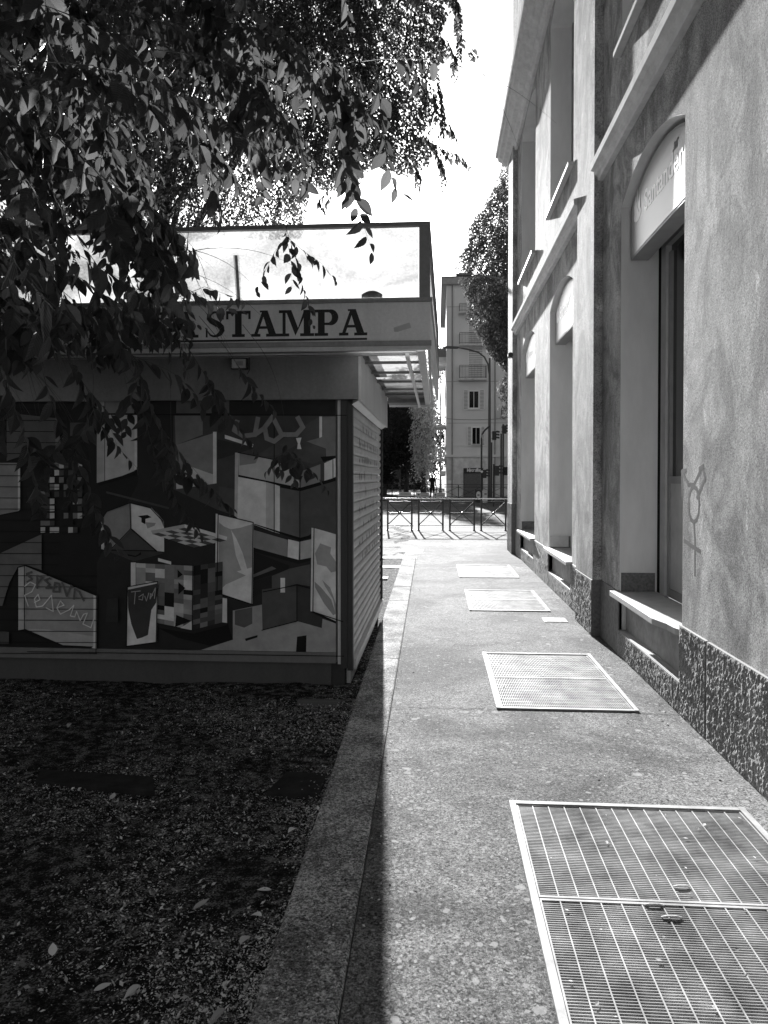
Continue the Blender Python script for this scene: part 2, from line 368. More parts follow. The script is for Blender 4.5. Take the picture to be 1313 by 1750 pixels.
# ------------------------------------------------------------------ grates
def grate(idx, q, along, label):
    x0, x1, y0, y1 = q; t = thing('pavement_grate', label, 'grate', (x0, y0, 0), 'light-well grates in the pavement')
    m = MB(); e = .028
    m.box((x0, y0, -.04), (x0 + e, y1, .012), STEEL); m.box((x1 - e, y0, -.04), (x1, y1, .012), STEEL)
    m.box((x0 + e, y1 - e, -.04), (x1 - e, y1, .010), STEEL); m.box((x0 + e, y0, -.04), (x1 - e, y0 + e, .010), STEEL)
    m.build('frame', t)
    p = MB(); z = -.5
    p.face([(x0, y0, z), (x1, y0, z), (x1, y1, z), (x0, y1, z)], PIT)
    for a, b in (((x0, y0), (x1, y0)), ((x1, y0), (x1, y1)), ((x1, y1), (x0, y1)), ((x0, y1), (x0, y0))):
        p.face([(a[0], a[1], z), (b[0], b[1], z), (b[0], b[1], -.002), (a[0], a[1], -.002)], PIT)
    p.build('pit', t)
    ym = (y0 + y1) / 2
    for (a, b) in ((y0 + e, ym - .004), (ym + .004, y1 - e)):
        g = MB(); xa, xb = x0 + e + .004, x1 - e - .004
        g.box((xa, a, -.025), (xa + .006, b, .006), STEEL); g.box((xb - .006, a, -.025), (xb, b, .006), STEEL)
        g.box((xa + .006, a, -.025), (xb - .006, a + .012, .006), STEEL); g.box((xa + .006, b - .012, -.025), (xb - .006, b, .006), STEEL)
        if along == 'x':
            n = int((b - a) / .0128)
            for i in range(1, n): yy = a + (b - a) * i / n; g.box((xa + .006, yy - .0013, -.024), (xb - .006, yy + .0013, .003), STEEL)
            n = 14
            for i in range(1, n): xx = xa + (xb - xa) * i / n; g.box((xx - .0024, a + .012, -.005), (xx + .0024, b - .012, .0052), STEEL)
        else:
            st = .0125 if idx < 2 else .016
            n = int((xb - xa) / st)
            for i in range(1, n): xx = xa + (xb - xa) * i / n; g.box((xx - .0022, a + .012, -.02), (xx + .0022, b - .012, .004), STEEL)
            n = max(6, int((b - a) / .066))
            for i in range(1, n): yy = a + (b - a) * i / n; g.box((xa + .006, yy - .003, -.006), (xb - .006, yy + .003, .0032), STEEL)
        g.build('grid_panel', t)
    return t
GT = grate(0, GR[0], 'x', 'large two-panel steel grate nearest the camera, cut by the bottom right corner')
m = MB()
for px, py, dx in ((1165, 1514, .06), (1148, 1566, .07), (1118, 1545, .07)):
    p = onZ(px, py, .010); m = MB(); m.tube([p + Vector((-dx / 2, 0, -.004)), p + Vector((-dx / 4, 0, .0)), p + Vector((dx / 4, .002, .0)), p + Vector((dx / 2, .002, -.004))], .0032, tone(.6, .6, .3, name='handle_metal'), 6); m.build('lifting_handle', GT)
grate(1, GR[1], 'y', 'fine-barred steel grate in the middle of the pavement, beside the first window sill')
grate(2, GR[2], 'y', 'third steel grate from the camera, beside the small square cover plate')
grate(3, GR[3], 'y', 'farthest steel grate, smallest in view, just before the end of the kerb')
m = MB(); q = [onZ(*p, 0) for p in ((926, 1056.5), (964.4, 1056.5), (971.6, 1063.5), (931.6, 1063.5))]
x0, x1, y0, y1 = q[0].x, q[1].x, q[2].y, q[0].y
m.box((x0, y0, -.01), (x1, y1, .006), tone(.6, .6, .3, name='cover_metal')); m.box((x0 + .03, y0 + .03, .006), (x1 - .03, y1 - .03, .009), tone(.5, .6, .3, name='cover_lid'))
tag(m.build('cover_plate'), 'small pale square access cover set in the pavement near the stone pier', 'cover plate')

# ================================================================== bank building on the right
XW, XP = 1.6, 1.515
bk = thing('bank_building', 'pale stuccoed bank building with arched openings, cornice and rough stone plinth along the right', 'building', (XW, 8, 0))
OP = [(4.95, 6.61), (8.91, 10.70), (12.30, 14.25), (1.0, 2.7)]
ZS, ZA, SILL = 3.90, 4.10, .55
YE = 16.0; YN = -3.0; ZT = 13.0
def arch(y0, y1, zs, za, n=16):
    h = za - zs; c = (y1 - y0) / 2; r = (c * c + h * h) / (2 * h); zc = za - r; a = math.asin(c / r); ym = (y0 + y1) / 2
    return [(ym + r * math.sin(-a + 2 * a * i / n), zc + r * math.cos(-a + 2 * a * i / n)) for i in range(n + 1)]
REC = .32
wl = MB()
order = sorted(OP)
def wallq(y0, y1, z0, z1):
    if y1 - y0 > 1e-4 and z1 - z0 > 1e-4: wl.face([(XW, y1, z0), (XW, y0, z0), (XW, y0, z1), (XW, y1, z1)], STUCCO)
cur = YN
for (a, b) in order:
    wallq(cur, a, 0, ZT)
    for (zb, zs, za, ztop) in ((SILL - .05, ZS, ZA, 5.24), (5.26, 7.9, 8.08, ZT)):
        rv = MB()
        ar = arch(a, b, zs, za)
        wl_pts = [(XW, y, z) for y, z in ar]
        for (ya, z_a), (yb, z_b) in zip(ar, ar[1:]):
            wl.face([(XW, yb, z_b), (XW, ya, z_a), (XW, ya, ztop), (XW, yb, ztop)], STUCCO)
            rv.face([(XW, ya, z_a), (XW, yb, z_b), (XW + REC, yb, z_b), (XW + REC, ya, z_a)], PLASTER)
        zl = .2 if zb < 1 else zb
        for y, s_ in ((a, 1), (b, -1)):
            rv.face([(XW, y, zl), (XW, y, zs), (XW + REC + .1, y, zs), (XW + REC + .1, y, zl)], PLASTER)
        rv.face([(XW, a, zb), (XW, b, zb), (XW + REC + .1, b, zb), (XW + REC + .1, a, zb)], PLASTER)
        rv.build('reveal', bk)
    wallq(a, b, 5.24, 5.26)
    cur = b
wallq(cur, YE, 0, ZT)
wl.face([(XW, YE, 0), (XW, YE, ZT), (12, YE, ZT), (12, YE, 0)], STUCCO)
wl.face([(XW, YN, 0), (12, YN, 0), (12, YN, ZT), (XW, YN, ZT)], STUCCO)
wl.face([(12, YN, 0), (12, YE, 0), (12, YE, ZT), (12, YN, ZT)], STUCCO)
wl.face([(XW, YN, ZT), (12, YN, ZT), (12, YE, ZT), (XW, YE, ZT)], STUCCO)
wl.build('wall', bk)
# plinth: rough stone between openings, low course under them
PX = XW - .022
segs = []; cur = YN
for (a, b) in order: segs.append((cur, a)); cur = b
segs.append((cur, 15.1))
pl = MB()
random.seed(3)
def rough_face(mb, y0, y1, z0, z1, x, amp=.012, nn=.05, mat=HAMMER, top=None):
    ny = max(2, int((y1 - y0) / nn)); nz = max(2, int((z1 - z0) / nn)); V = {}
    for i in range(ny + 1):
        for j in range(nz + 1):
            y = y0 + (y1 - y0) * i / ny; z = z0 + (z1 - z0) * j / nz
            ed = 0 if (i in (0, ny) or j in (0, nz)) else 1
            dx = ed * amp * .6 * (noise.noise(Vector((y * 40, z * 14, x * 3))) + .7 * noise.noise(Vector((y * 80, z * 45, 2))))
            V[i, j] = len(mb.v); mb.v.append((x - abs(dx) * .9 + .004, y, z))
    k = mb.mat(mat)
    for i in range(ny):
        for j in range(nz): mb.f.append((V[i + 1, j], V[i, j], V[i, j + 1], V[i + 1, j + 1])); mb.mi.append(k)
    mb.face([(x + .004, y0, z1), (x + .004, y1, z1), (XW + .01, y1, z1), (XW + .01, y0, z1)][::-1], tone(.33, .8, .2, name='stone_edge'))
    mb.face([(x + .004, y0, z0), (x + .004, y0, z1), (XW + .05, y0, z1), (XW + .05, y0, z0)], mat)
    mb.face([(x + .004, y1, z0), (x + .004, y1, z1), (XW + .05, y1, z1), (XW + .05, y1, z0)][::-1], mat)
for (a, b) in segs:
    pl = MB()
    if a < 4.9 and b < 5.0 and b > 2.7:       # near panel with its vertical joint
        rough_face(pl, 4.475, b, 0, .585, PX, .016, .012); pl.build('plinth', bk); pl = MB(); rough_face(pl, 3.2, 4.455, 0, .585, PX, .018, .012); rough_face(pl, a, 3.18, 0, .585, PX, .016, .03)
    elif a < 6.7 and b > 6.7 and b < 9:
        pl.box((PX + .012, a, 0), (XW + .02, 7.33, .55), tone(.17, .85, .2, var=.35, scale=25, bmp=.3, name='smooth_stone')); pl.build('plinth', bk); pl = MB()
        rough_face(pl, 8.2, b, 0, .53, PX, .014, .016)
    else: rough_face(pl, a, b, 0, .53, PX, .012, .03)
    pl.build('plinth', bk)
for (a, b) in order:
    pl = MB(); rough_face(pl, a + .003, b - .003, 0, .21, PX, .014, .013 if a < 8 else .03); pl.build('plinth_course', bk)
# below-sill panels, sills, stone skirting in the reveals
PS = tone(.30, .85, .2, var=.25, scale=8, bmp=.2, name='grey_render'); SS = tone(.42, .6, .3, var=.12, scale=14, name='sill_stone'); DS = tone(.16, .85, .2, var=.4, scale=40, bmp=.4, name='dark_granite')
for (a, b) in order:
    u = MB(); u.box((XW + .055, a, .2), (XW + .1, b, SILL - .045), PS); u.face([(XW - .01, a, .213), (XW - .01, b, .213), (XW + .06, b, .213), (XW + .06, a, .213)][::-1], SS); u.build('apron_panel', bk)
    s_ = MB()
    if a > 4 and a < 6:   # chipped near corner of the first sill
        s_.prism([(XW - .075, b + .05, SILL - .045), (XW - .075, a + .42, SILL - .045), (XW - .055, a + .33, SILL - .045), (XW - .03, a + .22, SILL - .045), (XW - .02, a + .08, SILL - .045), (XW + .0, a + .004, SILL - .045), (XW + REC - .002, a + .004, SILL - .045), (XW + REC - .002, b - .003, SILL - .045), (XW - .002, b - .003, SILL - .045), (XW - .002, b + .05, SILL - .045)], (0, 0, .045), SS)
    else:
        s_.box((XW - .075, a - .03, SILL - .045), (XW - .003, b + .05, SILL), SS); s_.box((XW - .003, a + .003, SILL - .044), (XW + REC, b - .003, SILL + .001), SS)
    s_.build('sill', bk, bevel=.003)
    k = MB(); k.box((XW + .012, b - .013, SILL + .002), (XW + REC - .02, b - .001, SILL + .165), DS); k.build('skirting', bk)
    # upper sill
    s_ = MB(); s_.box((XW - .07, a - .05, 5.215), (XW + REC - .01, b + .05, 5.262), SS) if False else s_.box((XW - .07, a - .04, 5.215), (XW - .002, b + .04, 5.262), SS)
    s_.build('sill', bk, bevel=.003)
# chipped plaster at the foot of the second reveal
k = MB(); k.box((XW + .01, 10.676, SILL + .01), (XW + REC - .05, 10.687, SILL + .17), tone(.55, .8, .2, name='bare_plaster')); k.build('skirting', bk)
# pilasters with plinth blocks
for (a, b, zp) in ((7.33, 8.2, .55), (15.1, 16.04, 1.02)):
    p = MB(); p.box((XP, a, zp), (XW + .01, b, 8.3), STUCCO); p.build('pilaster', bk, bevel=.006)
    p = MB(); rough_face(p, a + .002, b, 0, zp, XP - .012, .013, .016); 
    p.face([(XP - .012, a, 0), (XP - .012, a, zp), (XW, a, zp), (XW, a, 0)][::-1], DS); p.build('pilaster_base', bk)
# string course and eaves cornice
def moulding(name, prof, y0, y1):
    q = MB(); q.prism([(XW - px_ , y0, z) for px_, z in prof], (0, y1 - y0, 0), STUCCO_L); return q.build(name, bk)
STUCCO_L = tone(.72, .9, .15, var=.18, scale=7, bmp=.3, name='cornice_plaster')
cs = [(-.01, 4.42), (.05, 4.42), (.055, 4.455), (.075, 4.47), (.08, 4.50), (.12, 4.515), (.125, 4.575), (-.01, 4.60)]
moulding('string_course', cs, YN, 7.328); moulding('string_course', cs, 8.202, 15.098)
ev = [(-.01, 8.12), (.05, 8.12), (.06, 8.2), (.10, 8.22), (.115, 8.29), (.19, 8.31), (.215, 8.37), (.28, 8.39), (.30, 8.47), (.34, 8.48), (.35, 8.56), (-.01, 8.60)]
moulding('eaves_cornice', ev, YN, 16.3)
# glazing
FR = tone(.24, .55, .4, name='frame_metal'); FL = tone(.42, .6, .3, name='frame_light')
for n_, (a, b) in enumerate(order):
    xg = XW + REC
    wfr = MB()
    if a > 4 and a < 6:
        wfr.box((xg + .0, b - .075, SILL), (xg + .03, b - .0, 3.88), PIT)  # near-black strip painted in for the shaded gap beside the frame
        wfr.box((xg + .0, b - .21, SILL + .002), (xg + .06, b - .077, 3.5), FL)
        wfr.box((xg + .02, b - .27, SILL + .002), (xg + .06, b - .212, 3.44), FR)
        wfr.box((xg + .0, a, 3.5), (xg + .05, b - .077, 3.58), FR); wfr.box((xg + .02, a, SILL), (xg + .05, b - .272, SILL + .07), FR)
        wfr.box((xg + .02, a, 1.50), (xg + .055, b - .272, 1.56), FR); wfr.box((xg + .03, a, SILL + .07), (xg + .05, b - .272, 1.50), FL)
        wfr.box((xg, a, SILL), (xg + .06, a + .07, 3.5), FR)
    else:
        wfr.box((xg, b - .08, SILL), (xg + .05, b, ZA), FR); wfr.box((xg, a, SILL), (xg + .05, a + .08, ZA), FR)
        wfr.box((xg, a + .08, SILL), (xg + .05, b - .08, SILL + .08), FR); wfr.box((xg, a + .08, 3.4), (xg + .05, b - .08, 3.5), FR)
    d = wfr.build('door' if 4 < a < 6 else 'window', bk)
    gl = MB(); gl.face([(xg + .045, a, SILL), (xg + .045, b, SILL), (xg + .045, b, 4.2), (xg + .045, a, 4.2)][::-1], GLASS); gl.build('pane', d)
    wfr = MB()
    for y0_, y1_ in ((a, a + .07), (b - .07, b), ((a + b) / 2 - .04, (a + b) / 2 + .04)): wfr.box((xg - .03, y0_, 5.26), (xg + .02, y1_, 8.1), FR)
    wfr.box((xg - .028, a + .07, 5.262), (xg + .018, b - .07, 5.34), FR); wfr.box((xg - .026, a + .07, 7.2), (xg + .016, b - .07, 7.27), FR)
    d = wfr.build('window', bk)
    gl = MB(); gl.face([(xg + .005, a, 5.27), (xg + .005, b, 5.27), (xg + .005, b, 8.09), (xg + .005, a, 8.09)][::-1], GLASS); gl.build('pane', d)
# spray tag on the near wall
def strokes(mb, lines, place, nrm, wd, mat, lift=.0012, jitter=0):
    k = 0
    for ln in lines:
        pts = [place(*p) for p in ln]
        for a, b in zip(pts, pts[1:]):
            d = (b - a)
            if d.length < 1e-5: continue
            d.normalize(); s_ = d.cross(nrm) * wd / 2; o = nrm * (lift + min(.0002, lift * .25) * (k % 6)); k += 1
            e = d * wd * .3
            mb.face([a - s_ + o - e, b - s_ + o + e, b + s_ + o + e, a + s_ + o - e], mat)
NX = Vector((-1, 0, 0))
def c5(u, v): return onX(850 + u / 2.693, 500 + v / 2.693, XW)
tg = MB(); ell = [(905 + 25 * math.cos(a_ / 12 * 2 * math.pi), 975 + 82 * math.sin(a_ / 12 * 2 * math.pi)) for a_ in range(13)]
strokes(tg, [ell, [(905, 1058), (910, 1140), (910, 1300)], [(862, 1142), (888, 1162), (935, 1192)], [(852, 935), (850, 822), (880, 885), (905, 885), (945, 802), (957, 855), (920, 945)], [(868, 820), (852, 822)], [(930, 812), (948, 800)]], c5, NX, .028, tone(.13, .9, .1, name='faded_spray'), lift=.0003)
tg.build('graffiti', bk)
# reflected light by the pier is left out
# signs: arched light boxes
SG = tone(.38, .35, .5, var=.05, scale=2, name='sign_face'); SGW = tone(.97, .35, .4, var=.02, name='sign_white'); SGE = tone(.3, .5, .4, name='sign_edge')
def bank_sign(a, b, label):
    t = thing('bank_sign', label, 'sign', (XW + .08, (a + b) / 2, 3.43), 'arched bank signs over the openings')
    a2, b2 = a + .02, b - .035; ar = arch(a2, b2, ZS - .035, ZA - .035, 20)
    fr = MB(); poly = [(XW + .075, a2, 3.43)] + [(XW + .075, y, z) for y, z in ar] + [(XW + .075, b2, 3.43)]
    fr.prism(poly, (.145, 0, 0), SGE); fr.build('casing', t)
    ar = arch(a2 + .02, b2 - .02, ZS - .055, ZA - .055, 20)
    fc = MB(); poly = [(XW + .071, a2 + .02, 3.45)] + [(XW + .071, y, z) for y, z in ar] + [(XW + .071, b2 - .02, 3.45)]
    fc.prism(poly, (.003, 0, 0), SG); fc.build('sign_face', t)
    # text runs from far (+y) to near (-y), facing -x
    w_ = (b2 - a2); M4 = Matrix.Translation((XW + .069, b2 - .42, 3.70)) @ Matrix(((0, 0, -1, 0), (-1, 0, 0, 0), (0, 1, 0, 0), (0, 0, 0, 1)))
    text_mesh('Santander', .235, SGW, M4, 'lettering', t, bold=.004, extrude=.0002)
    fl = MB(); fy = b2 - .22; fz = 3.78
    def FP(u, v): return Vector((XW + .069, fy - u, fz + v))
    fl.face([FP(.11 * math.cos(q * math.pi / 10), -.03 + .055 * math.sin(q * math.pi / 10)) for q in range(20)], SGW)
    for i_, (u0, k_) in enumerate(((-.06, 1), (.0, 1.25), (.06, .8))):
        pts = [FP(u0 - .03, -.02), FP(u0 - .035, .06), FP(u0 - .01, .13 * k_), FP(u0 + .005, .15 * k_), FP(u0 + .012, .1), FP(u0 + .03, .05), FP(u0 + .03, -.02)]
        fl.face([p + Vector((-.0004 * (i_ + 1), 0, 0)) for p in pts], SGW)
    fl.face([FP(.045 + .012 * 0, -.03) + Vector((-.002, 0, 0)), FP(.0, .03) + Vector((-.002, 0, 0)), FP(.01, .1) + Vector((-.002, 0, 0)), FP(.02, .03) + Vector((-.002, 0, 0)), FP(.058, -.02) + Vector((-.002, 0, 0))], SG)
    fl.build('emblem', t); return t
bs = bank_sign(*OP[0], 'arched light sign in the nearest opening, directly above the dark glazed door')
M4 = Matrix.Translation((XW + .0688, 5.43, 3.865)) @ Matrix(((0, 0, -1, 0), (-1, 0, 0, 0), (0, 1, 0, 0), (0, 0, 0, 1)))
text_mesh('.ar', .12, tone(.03, .5, .3, name='black_vinyl'), M4, 'old_lettering', bs, bold=.001)
bank_sign(*OP[1], 'arched light sign in the second opening, just beyond the near pilaster')
bank_sign(*OP[2], 'arched light sign in the farthest opening, beside the security camera')
# security camera
p = onX(881, 608, XW - .02); t = thing('security_camera', 'small black and white bullet camera fixed near the far corner of the bank wall', 'camera', (XW, p.y, p.z))
m = MB(); m.box((XW - .03, p.y - .06, p.z - .09), (XW, p.y + .06, p.z + .09), tone(.6, .5, .4, name='white_plastic')); m.build('bracket', t)
m = MB(); m.tube([(XW - .02, p.y, p.z), (XW - .1, p.y, p.z)], .02, tone(.6, .5, .4, name='white_plastic')); m.tube([(XW - .12, p.y + .1, p.z + .01), (XW - .13, p.y - .14, p.z)], .05, tone(.03, .3, .5, name='black_plastic'), 14); m.build('housing', t, smooth=False)

# ================================================================== kiosk
KX, KF, KB, KL = -.64, 5.5, 8.35, -6.0           # side plane, front plane, back, left end
FXB = .02
FXR, FY0, FZ0, FZ1, FZ2 = -.045, 4.9, 2.40, 2.73, 3.235
ks = thing('newspaper_kiosk', 'closed street newspaper kiosk with painted mural front, lettered fascia and frosted roof sign', 'kiosk', (-3, 6.9, 0))
FASC = m_painted('fascia_enamel', .8, .5, .22); DARKP = m_painted('dark_enamel', .24, .4, .3); POST = m_painted('post_paint', .05, .5, .3); GREYP = m_painted('grey_enamel', .6, .45, .2); RAIL = m_painted('aluminium', .6, .35, .2)
m = MB(); m.box((KL, KF + .02, .16), (KX - .02, KB, 2.42), DARKP); m.build('body', ks)
m = MB(); m.box((KL, KF - .01, .155), (KX - .115, KF + .019, .235), m_painted('lower_rail', .20)); m.build('bottom_rail', ks)
m = MB(); m.box((KL, KF + .05, -.04), (KX - .16, KF + .12, .16), m_painted('base_paint', .10)); m.box((KX - .05, KF + .12, -.03), (KX - .02, KB - .05, .13), GREYP); m.box((KX - .19, KF + .06, -.04), (KX - .06, KF + .14, .14), POST)
m.build('base', ks)
# corner post and side shutter
m = MB(); m.box((KX - .10, KF - .012, .15), (KX - .078, KF + .018, 2.14), GREYP); m.build('trim_strip', ks)
m = MB(); m.box((KX - .077, KF - .02, .12), (KX - .03, KF + .02, 2.14), POST); m.box((KX - .03, KF + .0, .10), (KX + .012, KF + .055, 2.13), POST); m.build('corner_post', ks)
m = MB(); SHM = m_painted('shutter_paint', .6, .5, .3); n = 26; z0_, z1_ = .17, 2.1; y0_, y1_ = KF + .056, KB
for i in range(n):
    za_, zb_ = z0_ + (z1_ - z0_) * i / n, z0_ + (z1_ - z0_) * (i + 1) / n; h = zb_ - za_; pr = [(0, 0), (.003, .1), (.013, .25), (.016, .55), (.012, .85), (.0, .95), (-.006, 1)]
    for (xa, fa), (xb, fb) in zip(pr, pr[1:]):
        m.face([(KX - .012 + xa, y0_, za_ + fa * h), (KX - .012 + xa, y1_, za_ + fa * h), (KX - .012 + xb, y1_, za_ + fb * h), (KX - .012 + xb, y0_, za_ + fb * h)], SHM)
random.seed(5); INK = tone(.05, .8, .1, name='marker_ink')
ln = []
for r_ in range(9):
    yy = KF + .5
    zz = 1.95 - r_ * .135
    while yy < KB - .35:
        hgt = random.uniform(.02, .06); wd_ = random.uniform(.02, .1)
        if random.random() < .62: ln.append([(yy, zz), (yy + wd_ * .3, zz + hgt), (yy + wd_ * .6, zz - hgt * .3), (yy + wd_, zz + hgt * .7)])
        yy += wd_ + random.uniform(.03, .22)
strokes(m, ln, lambda y, z: Vector((KX + .006, y, z)), Vector((1, 0, 0)), .012, INK)
m.build('side_shutter', ks)
m = MB(); m.box((KX - .012, KB, .1), (KX + .025, KB + .05, 2.12), POST); m.box((KX - .01, y0_, .1), (KX + .03, KB, .172), GREYP); m.build('shutter_rail', ks)
# header over the mural and side valance
m = MB(); m.box((KL, KF - .06, 2.13), (KX + .06, KF - .03, 2.47), DARKP); m.build('header_panel', ks)
m = MB(); m.box((KX + .061, KF - .06, 2.115), (KX + .08, KB + .02, 2.47), GREYP); m.build('side_valance', ks)
m = MB(); m.face([(KX + .06, KF - .05, 2.12), (KX + .06, KB, 2.12), (KX + .01, KB, 2.09), (KX + .01, KF - .05, 2.09)], RAIL); m.prism([(KX + .0, KF + .0, 2.1), (KX + .06, KF, 2.12), (KX + .06, KF, 2.135), (KX, KF, 2.125)], (0, KB - KF, 0), RAIL); m.build('shutter_hood', ks)
# fascia ring with lips
m = MB(); m.box((KL, FY0, FZ0 + .055), (FXR, FY0 + .03, FZ1 - .02), FASC); m.prism([(FXR - .03, FY0 + .031, FZ0 + .055), (FXR, FY0 + .031, FZ0 + .055), (FXB, 8.72, FZ0 + .055), (FXB - .03, 8.72, FZ0 + .055)], (0, 0, FZ1 - FZ0 - .075), FASC); m.box((KL, 8.721, FZ0 + .055), (FXR, 8.75, FZ1 - .02), FASC); m.build('fascia', ks, bevel=.003)
LIP = m_painted('lip_metal', .33, .35, .4)
m = MB(); m.box((KL, FY0 - .014, FZ1 - .019), (FXR + .014, FY0 + .04, FZ1 + .006), LIP); m.prism([(FXR - .03, FY0 + .041, FZ1 - .018), (FXR + .012, FY0 + .041, FZ1 - .018), (FXB + .012, 8.76, FZ1 - .018), (FXB - .03, 8.76, FZ1 - .018)], (0, 0, .023), LIP)
m.box((KL, FY0 - .010, FZ0 + .022), (FXR + .008, FY0 + .036, FZ0 + .054), LIP); m.box((KL, FY0 - .004, FZ0 - .006), (FXR + .004, FY0 + .022, FZ0 + .020), RAIL); m.build('fascia_lip', ks)
m = MB(); m.face([(KL, FY0 + .04, FZ1), (KX + .06, FY0 + .04, FZ1), (KX + .06, 8.7, FZ1), (KL, 8.7, FZ1)], tone(.3, name='roof_sheet')); m.build('roof', ks)
# soffit: rails and pale sheets
TSOF = PANE; SOF = m_painted('soffit_sheet', .85, .28, .35)
m = MB(); zz = FZ0 + .06; m.face([(KX + .08, 5.25, zz), (KX + .08, 8.55, zz), (FXR - .08, 8.55, zz), (FXR - .08, 5.25, zz)], TSOF); m.face([(KL, FY0 + .05, zz), (KL, KF - .06, zz), (KX + .06, KF - .06, zz), (KX + .06, FY0 + .05, zz)], SOF); m.build('soffit', ks)
m = MB()
m.box((KL, 5.02, FZ0 + .015), (FXR - .06, 5.06, FZ0 + .045), DARKP); m.box((KL, 5.14, FZ0 + .0), (FXR - .09, 5.17, FZ0 + .03), DARKP); m.tube([(KL, 5.1, FZ0 + .01), (FXR - .1, 5.1, FZ0 + .01)], .008, RAIL, 6)
for yy in (8.45, 8.56, 8.66): m.box((KX + .08, yy, FZ0 - .0), (FXR - .05, yy + .03, FZ0 + .05), DARKP)
[m.box((KX + .08, yy, FZ0 + .035), (FXR - .09, yy + .025, FZ0 + .055), DARKP) for yy in (5.75, 6.3, 6.9, 7.5, 8.0)]
m.box((KX + .08, 8.70, FZ0 - .02), (FXR, 8.72, FZ0 + .03), RAIL)
m.box((FXR - .09, 5.0, FZ0 + .0), (FXR - .035, 8.66, FZ0 + .055), GREYP); m.box((FXR - .02, 4.96, FZ0 - .0), (FXR - .004, 8.66, FZ0 + .054), DARKP)
m.build('soffit_rail', ks)
m = MB(); m.box((-.215, 5.0, FZ0 - .035), (-.19, 8.62, FZ0 - .012), RAIL); m.build('awning_bar', ks)
# frosted upstand
UT = FZ2; m = MB()
FRM = m_painted('upstand_frame', .26, .5, .3)
m.box((KL, FY0 - .005, UT - .028), (FXR, FY0 + .03, UT), FRM); m.box((FXR - .075, FY0 - .004, FZ1 + .007), (FXR - .001, FY0 + .029, UT - .029), FRM); m.prism([(FXR - .03, FY0 + .031, UT - .028), (FXR, FY0 + .031, UT - .028), (FXB, 8.7, UT - .028), (FXB - .03, 8.7, UT - .028)], (0, 0, .028), FRM); m.box((FXB - .03, 8.66, FZ1 + .007), (FXB, 8.699, UT - .029), FRM)
m.prism([(-1.352, FY0 + .06, FZ1), (-1.322, FY0 + .06, FZ1), (-1.344, FY0 + .06, FZ1 + .33), (-1.372, FY0 + .06, FZ1 + .33)], (0, .012, 0), POST)
m.box((-.60, FY0 + .2, FZ1 + .0), (-.585, FY0 + .21, FZ1 + .1), POST) if False else None
m.build('upstand_frame', ks)
m = MB(); m.face([(KL, FY0 + .012, FZ1 + .007), (FXR - .076, FY0 + .012, FZ1 + .007), (FXR - .076, FY0 + .012, UT - .029), (KL, FY0 + .012, UT - .029)], PANE); m.face([(FXR - .012, FY0 + .032, FZ1 + .007), (FXB - .012, 8.66, FZ1 + .007), (FXB - .012, 8.66, UT - .029), (FXR - .012, FY0 + .032, UT - .029)], PANE)
m.build('upstand_pane', ks)
# curved scrap on the roof edge
m = MB(); c0 = onY(636, 508, FY0 + .04); m.prism([c0 + Vector((-.07 + .14 * i / 8, 0, .045 * math.sin(math.pi * (.15 + .7 * i / 8)))) for i in range(9)] + [c0 + Vector((.07, 0, -.002)), c0 + Vector((-.07, 0, -.002))], (0, .004, 0), LIP); m.build('roof_scrap', ks)
